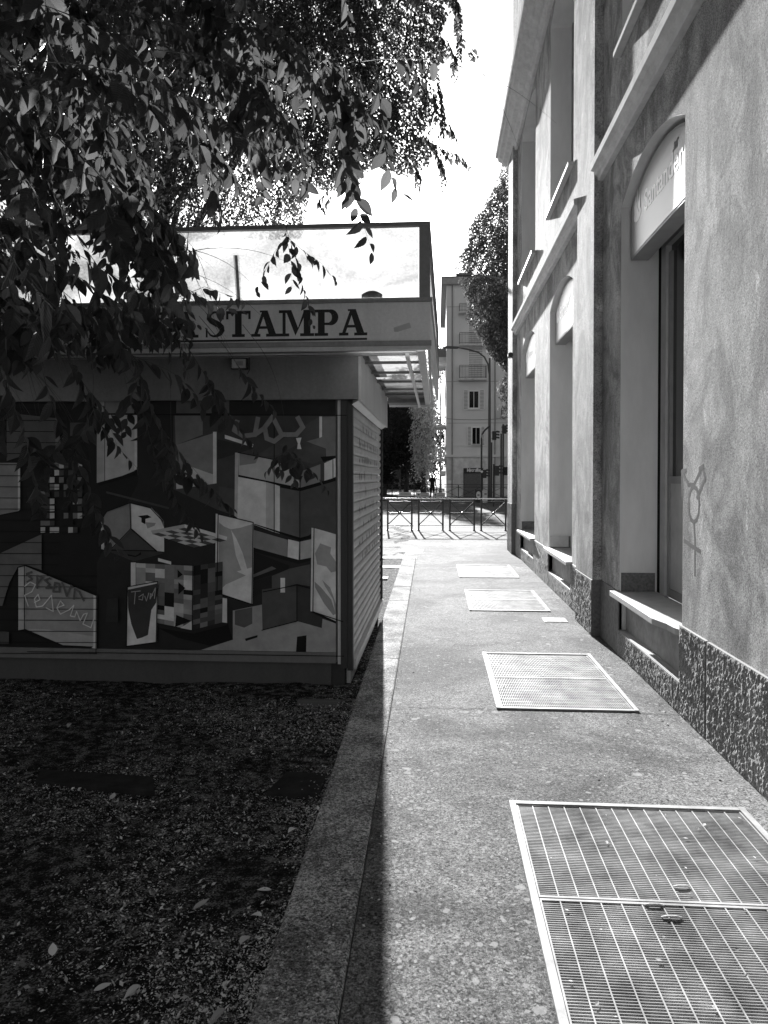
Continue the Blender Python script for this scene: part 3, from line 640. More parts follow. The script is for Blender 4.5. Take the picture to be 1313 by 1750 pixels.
# fascia lettering: slab-serif capitals cut as polygons
LET = m_painted('letter_black', .022, .5, .2)
def glyph(ch):
    P = []
    def rc(x0, y0, x1, y1): P.append([(x0, y0), (x1, y0), (x1, y1), (x0, y1)])
    def st(pts, ws):
        L_, R_ = [], []
        for i, (x, y) in enumerate(pts):
            a = pts[max(i - 1, 0)]; b = pts[min(i + 1, len(pts) - 1)]; dx, dy = b[0] - a[0], b[1] - a[1]; l = math.hypot(dx, dy) or 1
            L_.append((x - dy / l * ws[i] / 2, y + dx / l * ws[i] / 2)); R_.append((x + dy / l * ws[i] / 2, y - dx / l * ws[i] / 2))
        for i in range(len(pts) - 1): P.append([L_[i], R_[i], R_[i + 1], L_[i + 1]])
    s = .11
    if ch == 'L': rc(0, 0, .82, s); rc(.14, s, .40, 1 - s); rc(0, 1 - s, .54, 1); rc(.70, s, .82, .38); w = .9
    elif ch == 'A':
        rc(-.02, 0, .34, s); rc(.56, 0, 1.06, s); P.append([(.10, s), (.23, s), (.50, .88), (.42, 1)]); P.append([(.42, 1), (.62, 1), (.94, s), (.66, s), (.45, .80)]); rc(.22, .30, .74, .40); rc(.32, .93, .55, 1.0); w = 1.08
    elif ch == 'T': rc(.25, 0, .75, s); rc(.37, s, .63, 1 - s); rc(.02, 1 - s, .98, 1); rc(.02, .68, .11, 1 - s); rc(.89, .68, .98, 1 - s); w = 1.02
    elif ch == 'M':
        rc(-.02, 0, .38, s); rc(.80, 0, 1.34, s); rc(.12, s, .24, 1 - s); rc(-.02, 1 - s, .36, 1); P.append([(.24, 1), (.46, 1), (.72, .32), (.62, .02)]); P.append([(.62, .02), (.72, .32), (.96, 1), (.98, .78)]); rc(.94, s, 1.20, 1 - s); rc(.93, 1 - s, 1.34, 1); w = 1.36
    elif ch == 'P':
        rc(0, 0, .52, s); rc(.13, s, .39, 1 - s); rc(0, 1 - s, .55, 1)
        a = [(.39 + 0, .945)] + [(.55 + .24 * math.sin(t_), .70 + .245 * math.cos(t_)) for t_ in [i * math.pi / 12 for i in range(13)]] + [(.39, .455)]
        st(a, [.11] + [.10 + .15 * math.sin(i * math.pi / 12) for i in range(13)] + [.09]); w = .96
    elif ch == 'S':
        a = [(.70, .80), (.66, .89), (.56, .95), (.42, .965), (.28, .93), (.19, .84), (.19, .73), (.27, .64), (.42, .56), (.58, .48), (.68, .38), (.70, .26), (.63, .14), (.50, .06), (.36, .04), (.24, .09), (.15, .2)]
        st(a, [.04, .06, .07, .08, .12, .18, .2, .22, .23, .23, .22, .2, .17, .12, .08, .07, .05]); rc(.70, .68, .77, 1.0); rc(.06, 0, .13, .34); w = .84
    return P, w
def write(word, xr, zb, h, y):
    gl_ = [glyph(c) for c in word]; tot = sum(w_ for _, w_ in gl_) - .04; x = xr - tot * h * 1.0; mb = MB(); k = 0
    for P, w_ in gl_:
        for poly in P:
            mb.face([(x + a * h, y - .0006 - .00025 * (k % 5), zb + b * h) for a, b in poly], LET); k += 1
        x += w_ * h
    return mb, xr - tot * h
pr_ = onY(627, 573, FY0); zb = pr_.z; ht = onY(620, 528, FY0).z - zb
for xr_ in (pr_.x, onY(20, 560, FY0).x):
    mb, xl = write('STAMPA', xr_, zb, ht, FY0); 
    mb.face([(xl - ht * 2.4, FY0 - .001, zb - .030), (xr_ + .002, FY0 - .001, zb - .030), (xr_ + .002, FY0 - .001, zb - .017), (xl - ht * 2.4, FY0 - .001, zb - .017)], LET)
    mb2, _ = write('LA', xl - ht * .25, zb, ht, FY0); off = len(mb.v); mb.v += mb2.v; mb.f += [tuple(i + off for i in f) for f in mb2.f]; mb.mi += [0] * len(mb2.f)
    mb.build('fascia_lettering', ks)
# faded sticker on the fascia
m = MB(); q = [onY(*p, FY0 - .0012) for p in ((674, 567), (673, 560), (700, 551), (703, 560), (680, 567))]; m.face(q, tone(.5, .8, .1, name='worn_sticker')); m.build('sticker', ks)
# floodlight
c0 = onY(409, 623, KF - .1); m = MB(); m.box((c0.x - .06, KF - .11, c0.z - .035), (c0.x + .06, KF - .075, c0.z + .045), POST); f_ = m.build('floodlight', ks)
m = MB(); m.box((c0.x - .052, KF - .116, c0.z - .028), (c0.x + .052, KF - .1105, c0.z + .038), tone(.55, .4, .4, name='lamp_glass')); m.box((c0.x - .018, KF - .119, c0.z - .010), (c0.x + .034, KF - .1165, c0.z + .022), tone(.35, .4, .4, name='lamp_led')); m.build('lens', f_)
m = MB(); p0 = Vector((c0.x + .07, KF - .07, 2.45)); m.tube([p0, p0 + Vector((0, 0, -.1)), p0 + Vector((-.015, -.01, -.13))], .004, POST, 5); m.build('cable', ks)

# ------------------------------------------------------------------ mural (painted flat on the front panel)
MY = KF - .002
MT = {}
def mt(v):
    a = max(.004, round((v ** 2.6) * 4.6 + .001, 3))
    if a not in MT: MT[a] = tone(min(a, .8), .6, .25, var=.18, scale=9, name='mural_paint_%03d' % int(a * 1000))
    return MT[a]
A_ = lambda u, v: (150 + u / 2.918, 740 + v / 2.918)
B_ = lambda u, v: (u / 1.989, 660 + v / 1.989)
C_ = lambda u, v: (u / 3.2825, 660 + v / 3.2825)
mu = MB(); lay = [0]
XMAX = KX - .116
def pp(f, pts, v, lift=None):
    lay[0] += 1; y = MY - .00007 * lay[0]
    q = [onY(*f(*p), KF) for p in pts]; mu.face([(min(p.x, XMAX), y, max(p.z, .237)) for p in q], mt(v))
mu.face([(KL, MY, .237), (XMAX, MY, .237), (XMAX, MY, 2.13), (KL, MY, 2.13)], mt(.10))
pp(B_, [(470, 40), (1180, 40), (1180, 920), (330, 905), (330, 600), (470, 330)], .13)
pp(B_, [(590, 100), (1180, 100), (1180, 520), (800, 440), (740, 420), (590, 350)], .2)
pp(B_, [(330, 35), (356, 35), (356, 325), (330, 330)], .42); pp(B_, [(358, 38), (457, 38), (457, 92), (358, 92)], .34); pp(B_, [(358, 97), (458, 97), (458, 288), (358, 328)], .45); pp(B_, [(458, 97), (467, 97), (467, 282), (458, 286)], .5)
pp(B_, [(600, 40), (780, 40), (780, 92), (600, 92)], .26)
pp(B_, [(595, 100), (690, 100), (690, 165), (598, 200)], .3); pp(B_, [(598, 200), (725, 160), (725, 330), (600, 348)], .33)
pp(B_, [(600, 290), (640, 270), (725, 300), (725, 332), (600, 350)], .46); pp(B_, [(725, 155), (737, 155), (737, 330), (725, 332)], .56)
pp(B_, [(740, 180), (862, 208), (862, 212), (740, 250)], .16); pp(B_, [(765, 165), (862, 197), (862, 208), (765, 178)], .6)
pp(B_, [(745, 340), (800, 350), (800, 430), (745, 420)], .22)
pp(B_, [(865, 240), (1090, 100), (1090, 175), (1010, 200), (940, 235)], .22)
pp(B_, [(1098, 103), (1178, 103), (1178, 240), (1110, 262), (1108, 212), (1042, 188), (1098, 172)], .31); pp(B_, [(1086, 103), (1096, 103), (1096, 172), (1086, 176)], .5)
pp(B_, [(1045, 188), (1107, 214), (1105, 250), (1062, 264), (985, 240), (1010, 205)], .22)
pp(B_, [(1090, 240), (1180, 236), (1180, 246), (1100, 258)], .06)
pp(B_, [(812, 226), (935, 250), (1022, 290), (1022, 345), (812, 302)], .44); pp(B_, [(815, 228), (880, 240), (870, 262), (815, 270)], .34)
pp(B_, [(1024, 290), (1090, 265), (1090, 325), (1024, 345)], .33); pp(B_, [(1103, 262), (1178, 244), (1178, 308), (1103, 325)], .52)
pp(B_, [(806, 300), (1022, 345), (1178, 310), (1178, 322), (1022, 358), (806, 312)], .05)
pp(B_, [(952, 345), (1022, 357), (1022, 525), (952, 500)], .26); pp(B_, [(1022, 357), (1178, 322), (1178, 520), (1060, 500), (1022, 525)], .22)
pp(B_, [(810, 308), (905, 326), (905, 486), (808, 450)], .64); pp(B_, [(905, 326), (935, 334), (935, 497), (905, 486)], .45); pp(B_, [(935, 334), (952, 340), (952, 501), (935, 496)], .64)
pp(B_, [(800, 226), (812, 226), (808, 448), (798, 440)], .44); pp(B_, [(808, 450), (1022, 525), (1060, 515), (1060, 505), (1022, 515)], .05)
pp(B_, [(862, 488), (978, 522), (978, 580), (862, 548)], .34); pp(B_, [(980, 520), (1018, 529), (1016, 590), (978, 580)], .66); pp(B_, [(1018, 529), (1060, 520), (1060, 582), (1018, 590)], .42)
pp(B_, [(862, 550), (1016, 592), (1060, 584), (1060, 592), (1016, 604), (862, 562)], .09)
pp(B_, [(862, 562), (985, 610), (980, 625), (862, 660)], .1); pp(B_, [(862, 640), (925, 612), (940, 620), (862, 650)], .26)
pp(B_, [(862, 665), (925, 645), (925, 690), (862, 715)], .12); pp(B_, [(925, 645), (985, 620), (1055, 605), (1055, 680), (1010, 672), (925, 690)], .23)
pp(A_, [(870, 780), (1047, 755), (1047, 935), (873, 980)], .22); pp(A_, [(1047, 755), (1110, 772), (1115, 895), (1170, 920), (1168, 972), (1047, 935)], .17); pp(A_, [(962, 722), (985, 722), (985, 795), (962, 795)], .72)
pp(A_, [(725, 885), (870, 855), (873, 980), (1045, 937), (1168, 972), (1172, 925), (1280, 950), (1280, 1105), (565, 1085), (725, 1030)], .38)
pp(A_, [(735, 885), (822, 868), (822, 950), (782, 970), (735, 955)], .24); pp(A_, [(1045, 1015), (1092, 1008), (1090, 1102), (1040, 1100)], .05); pp(A_, [(785, 1025), (848, 1007), (848, 1018), (790, 1037)], .03)
pp(A_, [(350, 970), (530, 1000), (700, 950), (725, 1030), (610, 1060), (450, 1020)], .07)
# right board
pp(A_, [(1115, 890), (1130, 890), (1275, 935), (1275, 950)], .04); pp(A_, [(1117, 472), (1132, 474), (1125, 890), (1112, 888)], .68); pp(A_, [(1132, 474), (1283, 505), (1276, 938), (1126, 888)], .5)
pp(A_, [(1160, 550), (1215, 570), (1210, 600), (1245, 640), (1240, 690), (1215, 695), (1190, 665), (1145, 655), (1135, 600)], .38); pp(A_, [(1132, 740), (1165, 770), (1215, 830), (1240, 900), (1225, 908), (1180, 850), (1135, 770)], .36); pp(A_, [(1170, 732), (1210, 770), (1262, 850), (1270, 900), (1250, 910), (1225, 830), (1185, 765)], .38)
pp(A_, [(1215, 595), (1283, 580), (1283, 660), (1262, 640), (1262, 610), (1215, 605)], .58)
# central map board
pp(A_, [(640, 792), (825, 850), (830, 858), (640, 800)], .04); pp(A_, [(640, 402), (656, 404), (650, 795), (637, 790)], .7); pp(A_, [(656, 404), (830, 445), (823, 852), (650, 795)], .56)
pp(A_, [(656, 445), (680, 465), (715, 480), (765, 472), (829, 447), (825, 668), (745, 690), (790, 710), (690, 755), (652, 792)], .4)
pp(A_, [(652, 440), (830, 445), (820, 455), (770, 470), (715, 474), (690, 468)], .56)
pp(A_, [(715, 480), (745, 530), (775, 600), (800, 690), (770, 690), (740, 610), (725, 520)], .56)
# head of folded card
pp(A_, [(68, 440), (100, 392), (218, 348), (222, 476), (122, 580), (85, 582), (70, 575)], .34); pp(A_, [(218, 348), (320, 373), (382, 440), (383, 592), (350, 588), (222, 476)], .56); pp(A_, [(340, 385), (382, 440), (382, 470), (360, 420)], .3)
pp(A_, [(222, 476), (122, 580), (350, 588)], .21); pp(A_, [(85, 582), (350, 588), (380, 600), (232, 640)], .18); pp(A_, [(68, 440), (80, 440), (85, 582), (70, 578)], .46)
pp(A_, [(252, 414), (300, 408), (320, 420), (290, 428), (290, 455), (270, 445), (270, 424)], .03); pp(A_, [(290, 445), (342, 448), (335, 462), (300, 476)], .38)
pp(A_, [(180, 590), (195, 602), (240, 612), (255, 604), (268, 592), (268, 606), (240, 618), (195, 610)], .04)
pp(A_, [(95, 290), (410, 370), (405, 380), (95, 300)], .2); pp(A_, [(45, 250), (240, 195), (240, 210), (60, 262)], .05)
# chequered slab
pp(A_, [(318, 487), (485, 455), (485, 472), (325, 503)], .42); pp(A_, [(485, 455), (697, 517), (694, 535), (485, 472)], .66)
def quad4(q, u, v):
    a, b, c, d = q; return (a[0] * (1 - u) * (1 - v) + b[0] * u * (1 - v) + c[0] * u * v + d[0] * (1 - u) * v, a[1] * (1 - u) * (1 - v) + b[1] * u * (1 - v) + c[1] * u * v + d[1] * (1 - u) * v)
q = [(325, 503), (485, 472), (692, 536), (532, 571)]
for i in range(5):
    for j in range(5): pp(A_, [quad4(q, (i + a) / 5, (j + b) / 5) for a, b in ((0, 0), (1, 0), (1, 1), (0, 1))], .46 if (i + j) % 2 else .22)
# patchwork cube
random.seed(11)
def patch(q, cols, rows, lo, hi):
    for i in range(cols):
        j = 0
        while j < rows:
            h = random.choice((1, 1, 2, 1, 3)); h = min(h, rows - j); v = random.uniform(lo, hi)
            if random.random() < .12: v = .07
            o_ = random.uniform(-.02, .02)
            pp(A_, [quad4(q, (i + a) / cols, min(1, max(0, (j + b * h) / rows))) for a, b in ((0, 0), (1, 0), (1, 1), (0, 1))], v)
            j += h
pp(A_, [(218, 645), (242, 645), (242, 765), (218, 765)], .5)
patch([(244, 648), (530, 662), (527, 980), (244, 925)], 6, 13, .26, .52); patch([(530, 662), (676, 640), (674, 942), (527, 980)], 4, 13, .12, .32)
pp(A_, [(355, 622), (420, 640), (420, 655), (355, 638)], .62); pp(A_, [(452, 680), (478, 705), (452, 722)], .04); pp(A_, [(456, 742), (490, 772), (456, 804)], .04); pp(A_, [(445, 905), (520, 935), (440, 965)], .05); pp(A_, [(458, 975), (522, 935), (524, 980)], .5)
pp(A_, [(676, 820), (698, 824), (698, 945), (674, 942)], .48); pp(A_, [(350, 948), (530, 982), (698, 946), (698, 956), (532, 998), (350, 962)], .12)
# small board
pp(A_, [(205, 765), (355, 738), (348, 1040), (200, 1060)], .54); pp(A_, [(205, 780), (354, 748), (345, 845), (322, 880), (305, 1005), (275, 1018), (250, 1025), (222, 950), (206, 870)], .18)
# left-hand board on the shutter
pp(C_, [(110, 1365), (350, 1450), (520, 1470), (520, 1500), (180, 1440), (110, 1380)], .1)
pp(C_, [(110, 1015), (150, 1003), (150, 1360), (110, 1366)], .44); pp(C_, [(150, 1003), (530, 1165), (530, 1458), (360, 1450), (150, 1360)], .38); pp(C_, [(530, 1165), (550, 1172), (548, 1492), (520, 1466), (530, 1455)], .5)
pp(C_, [(250, 1360), (530, 1400), (530, 1456), (360, 1448), (150, 1358)], .42)
pp(C_, [(0, 940), (130, 880), (240, 830), (240, 1030), (150, 1000), (108, 1012), (60, 1100), (20, 1230), (0, 1230)], .27); pp(C_, [(0, 430), (110, 430), (110, 700), (0, 722)], .34); pp(C_, [(108, 430), (120, 430), (120, 692), (108, 700)], .46)
pp(C_, [(45, 150), (320, 180), (320, 330), (45, 420)], .24); pp(C_, [(318, 175), (342, 175), (342, 430), (318, 430)], .3); pp(C_, [(400, 205), (535, 205), (535, 280), (400, 280)], .22)
random.seed(2)
for i in range(9):
    for j in range(10):
        if random.random() < .75: pp(C_, [(235 + i * 26, 430 + j * 40), (235 + i * 26 + 26, 430 + j * 40), (261 + i * 26, 460 + j * 40), (235 + i * 26, 462 + j * 40)], random.choice((.1, .2, .3, .45)))
pp(C_, [(0, 1370), (60, 1375), (60, 1440), (0, 1440)], .22); pp(C_, [(610, 1190), (670, 1185), (670, 1320), (600, 1320)], .15)
# seams, shutter slats on the left, sprayed tags
NY = Vector((0, -1, 0))
def pl_(f): return lambda u, v: onY(*f(u, v), KF)
def seam(f, a, b, v=.03, wd=.006): strokes(mu, [[a, b]], pl_(f), NY, wd, mt(v), lift=.026)
for a, b in (((330, 97), (1180, 100)), ((335, 40), (1180, 46)), ((935, 100), (935, 500)), ((1134, 250), (1134, 320)), ((100, 900), (1170, 915))): seam(B_, a, b)
for v in range(130, 1500, 62): seam(C_, (0, v), (552 if v > 1000 else 340, v + 2), .05, .005)
OUT = [(A_, [(656, 404), (830, 445), (823, 852), (650, 795), (656, 404)]), (A_, [(1132, 474), (1126, 888), (1276, 938)]), (A_, [(205, 765), (355, 738), (348, 1040), (200, 1060), (205, 765)]), (A_, [(68, 440), (100, 392), (218, 348), (320, 373), (382, 440)]), (A_, [(218, 350), (222, 476), (122, 580)]), (A_, [(222, 476), (350, 588)]), (A_, [(85, 582), (350, 586)]), (C_, [(110, 1015), (150, 1003), (550, 1172), (548, 1492)]), (C_, [(148, 1003), (148, 1360)]), (A_, [(878, 790), (1047, 755), (1047, 935), (873, 980)]), (A_, [(1047, 755), (1110, 772)]), (A_, [(530, 662), (527, 980)]), (B_, [(1022, 290), (1022, 590)]), (B_, [(812, 226), (935, 250), (1022, 290)])]
for f, l in OUT: strokes(mu, [l], pl_(f), NY, .007, mt(.03), lift=.0262)
tg = [[(810, 120), (800, 150), (830, 170), (870, 165), (880, 110)], [(870, 165), (900, 145), (930, 105), (960, 165), (1010, 165), (1032, 140), (1015, 108)], [(905, 150), (910, 178), (935, 188), (958, 170)]]
strokes(mu, tg, pl_(B_), NY, .035, mt(.33), lift=.0264)
strokes(mu, [[(150, 1120), (180, 1095), (210, 1110), (190, 1150), (150, 1170), (170, 1230)], [(205, 1210), (235, 1195), (225, 1165), (205, 1190), (215, 1235), (250, 1230), (300, 1170), (310, 1260), (270, 1240)], [(330, 1240), (370, 1225), (350, 1200), (330, 1240), (350, 1275), (400, 1250), (425, 1225), (405, 1285), (430, 1290), (440, 1260), (460, 1310), (480, 1275), (500, 1270), (475, 1330), (520, 1350), (540, 1290)]], pl_(C_), NY, .008, mt(.62), lift=.0268)
strokes(mu, [[(190, 1040), (160, 1050), (190, 1080), (165, 1095)], [(220, 1130), (220, 1060), (250, 1070), (225, 1100)], [(290, 1075), (262, 1085), (290, 1110), (270, 1130), (300, 1130)], [(320, 1100), (310, 1150), (345, 1150), (340, 1105), (318, 1100)], [(360, 1100), (385, 1175), (410, 1115)], [(425, 1190), (430, 1135), (455, 1150), (480, 1200)]], pl_(C_), NY, .016, mt(.25), lift=.0266)
strokes(mu, [[(225, 790), (270, 785)], [(245, 790), (240, 850)], [(262, 815), (285, 800), (280, 830), (262, 825)], [(292, 810), (300, 835), (312, 795)], [(318, 818), (332, 805), (320, 798), (318, 825), (345, 770), (340, 822)]], pl_(A_), NY, .006, mt(.4), lift=.0266)
pp(B_, [(1008, 177), (1027, 175), (1022, 195), (1027, 214), (1012, 214), (1015, 195)], .74)
mu.build('mural_panel', ks)

# ================================================================== foliage
def leaf_near(mb, p, d, nrm, L, Wd):
    # ovate pointed blade, folded on the midrib and curving
    d = d.normalized(); s = d.cross(nrm)
    if s.length < 1e-4: return
    s.normalize(); n = s.cross(d).normalized(); i0 = len(mb.v); cv = random.uniform(-.3, .6) * L; fold = random.uniform(.1, .7)
    T = ((0, 0), (.12, .28), (.3, .46), (.5, .49), (.7, .36), (.86, .17), (1, 0)); idx = []
    for t_, w_ in T:
        c = p + d * (t_ * L) - n * (cv * t_ * t_)
        idx.append(len(mb.v)); mb.v.append(tuple(c)); mb.uv.append((0, t_))
        if w_:
            for sg in (-1, 1):
                mb.v.append(tuple(c + s * (sg * w_ * Wd) + n * (fold * w_ * Wd))); mb.uv.append((sg * w_, t_))
    k = mb.mat(LEAF_NEAR)
    for a, b, (ta, wa), (tb, wb) in zip(idx, idx[1:], T, T[1:]):
        for o in (1, 2):
            f = [a] + ([a + o] if wa else []) + ([b + o] if wb else []) + [b]
            if o == 2: f.reverse()
            mb.f.append(tuple(f)); mb.mi.append(k)
def leaf_far(mb, p, d, nrm, L, Wd, m):
    s = d.cross(nrm)
    if s.length < 1e-4: return
    s.normalize(); i = len(mb.v); n = s.cross(d)
    mb.v += [tuple(p), tuple(p + d * L * .45 + s * Wd / 2), tuple(p + d * L), tuple(p + d * L * .45 - s * Wd / 2 + n * Wd * .12)]
    mb.f.append((i, i + 1, i + 2, i + 3)); mb.mi.append(mb.mat(m))
def rv3(): 
    a = random.uniform(0, 2 * math.pi); z = random.uniform(-1, 1); r = math.sqrt(1 - z * z); return Vector((r * math.cos(a), r * math.sin(a), z))
def twig_pts(p0, d0, length, droop, n=10, wob=.12):
    pts = [Vector(p0)]; d = Vector(d0).normalized()
    for i in range(n):
        d = (d + Vector((0, 0, -droop / n)) + rv3() * wob / math.sqrt(n)).normalized(); pts.append(pts[-1] + d * length / n)
    return pts
def leafy(mb, pts, Lf, spacing, ok=None, start=.15, r0=.0022):
    # distichous leaves along a twig
    tot = sum((b - a).length for a, b in zip(pts, pts[1:])); s = tot * start; acc = 0; sg = 1; side = rv3(); 
    mb.tube(pts, [r0 * (1 - .8 * i / (len(pts) - 1)) for i in range(len(pts))], TWIG, 5, False)
    mb.uv += [(0, 0)] * (len(mb.v) - len(mb.uv))
    for a, b in zip(pts, pts[1:]):
        l = (b - a).length; d = (b - a).normalized()
        if abs(d.z) < .97: sd_ = d.cross(Vector((0, 0, 1))).normalized()
        else: sd_ = (side - d * side.dot(d)).normalized()
        while s < acc + l:
            p = a + d * (s - acc)
            if ok is None or ok(p):
                f = s / tot; sz = Lf * (.65 + .6 * math.sin(math.pi * min(1, f * .9 + .1))) * random.uniform(.75, 1.15)
                ld = (d * .35 + sd_ * sg * .7 + Vector((0, 0, -.85)) + rv3() * .35).normalized()
                nr = (sd_.cross(d) + rv3() * .55).normalized()
                leaf_near(mb, p + ld * .006, ld, nr, sz, sz * random.uniform(.46, .56))
            sg = -sg; s += spacing * random.uniform(.75, 1.3)
        acc += l
# ---- near hackberry, trunk outside the frame to the left
random.seed(21)
ht_ = thing('hackberry_tree', 'near leafy tree whose drooping twigs hang over the kiosk from the upper left', 'tree', (-4.6, 1.6, 0))
m = MB(); m.tube([(-4.6, 1.6, -.1), (-4.55, 1.65, .6), (-4.5, 1.7, 2.2), (-4.3, 1.9, 4), (-3.9, 2.2, 6), (-3.7, 2.4, 8.5)], [.30, .24, .2, .17, .12, .05], BARK, 14)
for a in (((-4.4, 1.8, 3.2), (-3.6, 2.6, 4.4), (-2.6, 3.2, 5.2), (-1.4, 3.4, 5.4)), ((-4.3, 1.9, 4.2), (-3.4, 1.4, 5.4), (-1.8, .9, 6.2)), ((-4.4, 1.8, 3.6), (-4.9, 3.0, 4.6), (-4.4, 4.2, 5.2)), ((-4.4, 1.8, 3.0), (-3.4, 2.6, 3.8), (-2.4, 3.6, 4.3))):
    m.tube(a, [.09, .065, .045, .02][:len(a)] if len(a) == 4 else [.09, .06, .03], BARK, 9)
m.build('trunk', ht_, smooth=True)
def near_ok(lim):
    def f(p):
        if p.y > 4.82: return False
        q = topx(p)
        if q is None: return True
        x, y = q
        return y < lim(x) and not (x > 590 and y > 300 - (x - 590) * .0)
    return f
def low(x):
    pts = ((-400, 640), (60, 620), (110, 560), (160, 630), (250, 600), (310, 470), (360, 390), (470, 340), (560, 320), (620, 280), (690, 230), (760, 60), (900, -400))
    for (a, b), (c, d) in zip(pts, pts[1:]):
        if a <= x <= c: return b + (d - b) * (x - a) / (c - a)
    return 600 if x < 0 else -400
okm = near_ok(low)
# random drooping branches; start points in a real volume above and left of the kiosk front
nb = 0; tries = 0
while nb < 150 and tries < 6000:
    tries += 1
    p = Vector((random.uniform(-4.2, -.2), random.uniform(1.9, 4.65), random.uniform(2.3, 4.8)))
    if nb > 95: p.x = random.uniform(-4.2, -2.0); p.z = random.uniform(2.2, 3.6); p.y = random.uniform(3.2, 4.6)
    q = topx(p)
    if q is None or q[0] < -260 or q[0] > 640: continue
    if q[1] > low(q[0]) - (60 if nb > 95 else 130): continue
    if nb > 95 and q[0] > 260: continue
    if q[0] > 300 and p.y < 3.1: continue
    d = Vector((random.uniform(.3, 1.1), random.uniform(-.6, .6), random.uniform(-.5, .3)))
    mb = MB(); mb.uv = []
    pts = twig_pts(p, d, random.uniform(.5, 1.05), random.uniform(.5, 1.5), 12)
    leafy(mb, pts, random.uniform(.075, .10) * (.78 if p.y > 3.3 else 1), .034 * (.8 if p.y > 3.3 else 1), okm)
    for k in range(random.randint(2, 4)):
        j = random.randint(1, 8); dd = (pts[j + 1] - pts[j]).normalized() + rv3() * .7 + Vector((0, 0, -.3))
        leafy(mb, twig_pts(pts[j], dd, random.uniform(.25, .55), 1.0, 7), random.uniform(.065, .09), .03, okm, .08, .0015)
    mb.build('branch', ht_, smooth=False); nb += 1
# traced strands: (pixel polyline, y-depth, leaves from fraction, leaf length, side sprays)
def strand(px, dep, start=.0, Lf=.065, sp=.034, r=.0022, sprays=()):
    n = len(px); ctrl = []; Lf *= 1.3; sp *= 1.22
    for i, (x, y) in enumerate(px):
        dd = dep if not isinstance(dep, (tuple, list)) else dep[0] + (dep[1] - dep[0]) * i / (n - 1)
        ctrl.append(onY(x, y, dd))
    pts = []
    for i in range(n - 1):
        a = ctrl[max(i - 1, 0)]; b = ctrl[i]; c = ctrl[i + 1]; d = ctrl[min(i + 2, n - 1)]
        for k in range(5):
            t_ = k / 5; pts.append(.5 * ((2 * b) + (c - a) * t_ + (2 * a - 5 * b + 4 * c - d) * t_ * t_ + (3 * b - a - 3 * c + d) * t_ ** 3))
    pts.append(ctrl[-1]); mb = MB(); mb.uv = []
    leafy(mb, pts, Lf, sp, lambda p: p.y < 5.3, start, r)
    for s_ in sprays:
        q = [onY(x, y, (dep if not isinstance(dep, (tuple, list)) else dep[1]) + random.uniform(-.12, .12)) for x, y in s_]
        q[0] = min(pts, key=lambda p: (p - q[0]).length) if True else q[0]
        pq = []
        for a, b in zip(q, q[1:]): pq += [a.lerp(b, k / 4) for k in range(4)]
        pq.append(q[-1]); leafy(mb, pq, Lf * .95, sp, lambda p: p.y < 5.3, .08, r * .7)
    mb.build('branch', ht_)
strand([(488, -40), (482, 150), (486, 300), (490, 404)], 4.2, .80, .055, .03, .002, [[(490, 404), (470, 430), (450, 470), (438, 498)], [(492, 404), (505, 440), (520, 500), (530, 530), (535, 560)], [(492, 404), (520, 430), (550, 450), (575, 480)], [(490, 404), (498, 450), (500, 498)]])
strand([(585, 60), (600, 200), (605, 330), (620, 380), (640, 440)], (3.6, 4.0), .45, .075, .032, .0022)
strand([(640, 40), (650, 180), (668, 300), (688, 330)], (3.4, 3.6), .3, .072, .035, .002)
strand([(560, 30), (575, 180), (590, 300), (600, 345)], (3.3, 3.5), .25, .08, .032, .002)
strand([(280, -20), (292, 90), (318, 200), (322, 400), (300, 510), (292, 640), (294, 800)], (3.2, 3.6), .93, .05, .03, .0026, [[(300, 510), (350, 490), (420, 515)], [(305, 500), (270, 560), (250, 590)]])
strand([(415, 555), (455, 610), (480, 680), (492, 770)], 3.9, .95, .05, .03, .0016, [[(492, 770), (470, 785), (452, 812)], [(492, 770), (510, 790), (540, 810), (562, 842)], [(492, 770), (495, 800), (505, 825)], [(492, 770), (475, 780), (480, 810)], [(492, 770), (515, 780), (520, 815)]])
strand([(130, 480), (148, 560), (160, 640), (160, 700), (190, 750), (235, 800)], (3.0, 3.2), .62, .055, .03, .0022, [[(160, 690), (185, 720), (200, 760)], [(160, 700), (140, 740), (120, 790)]])
strand([(0, 400), (40, 470), (90, 520), (150, 570)], (1.9, 2.1), .0, .085, .05, .002)
strand([(-30, 480), (40, 540), (90, 590), (140, 640)], (2.4, 2.5), .3, .065, .035, .002)
strand([(200, 560), (240, 640), (270, 720), (330, 800), (380, 850)], (3.7, 3.9), .1, .07, .03, .002, [[(270, 720), (290, 780), (300, 830)], [(240, 640), (220, 690), (215, 740)]])
strand([(300, 560), (350, 640), (400, 720), (440, 770)], (3.9, 4.1), .1, .07, .032, .002, [[(350, 640), (370, 690), (385, 730)]])
strand([(215, 470), (250, 520), (285, 560), (310, 600)], (3.9, 4.2), .0, .06, .022, .002, [[(250, 520), (262, 560), (268, 590)], [(230, 500), (225, 550), (235, 590)]])
strand([(240, 450), (270, 500), (300, 540), (318, 570)], (4.2, 4.4), .0, .06, .022, .002, [[(270, 500), (255, 540), (252, 580)]])
strand([(340, 540), (390, 600), (430, 660), (470, 700)], (4.1, 4.3), .5, .07, .03, .002)
strand([(230, 640), (260, 760), (300, 850), (345, 915)], (4.0, 4.3), .2, .07, .03, .002, [[(260, 760), (330, 820), (400, 870)]])
strand([(60, 560), (80, 660), (110, 740), (150, 830), (185, 930)], (3.0, 3.3), .2, .065, .03, .002, [[(110, 740), (70, 800), (60, 850)], [(150, 830), (165, 880), (205, 950)]])
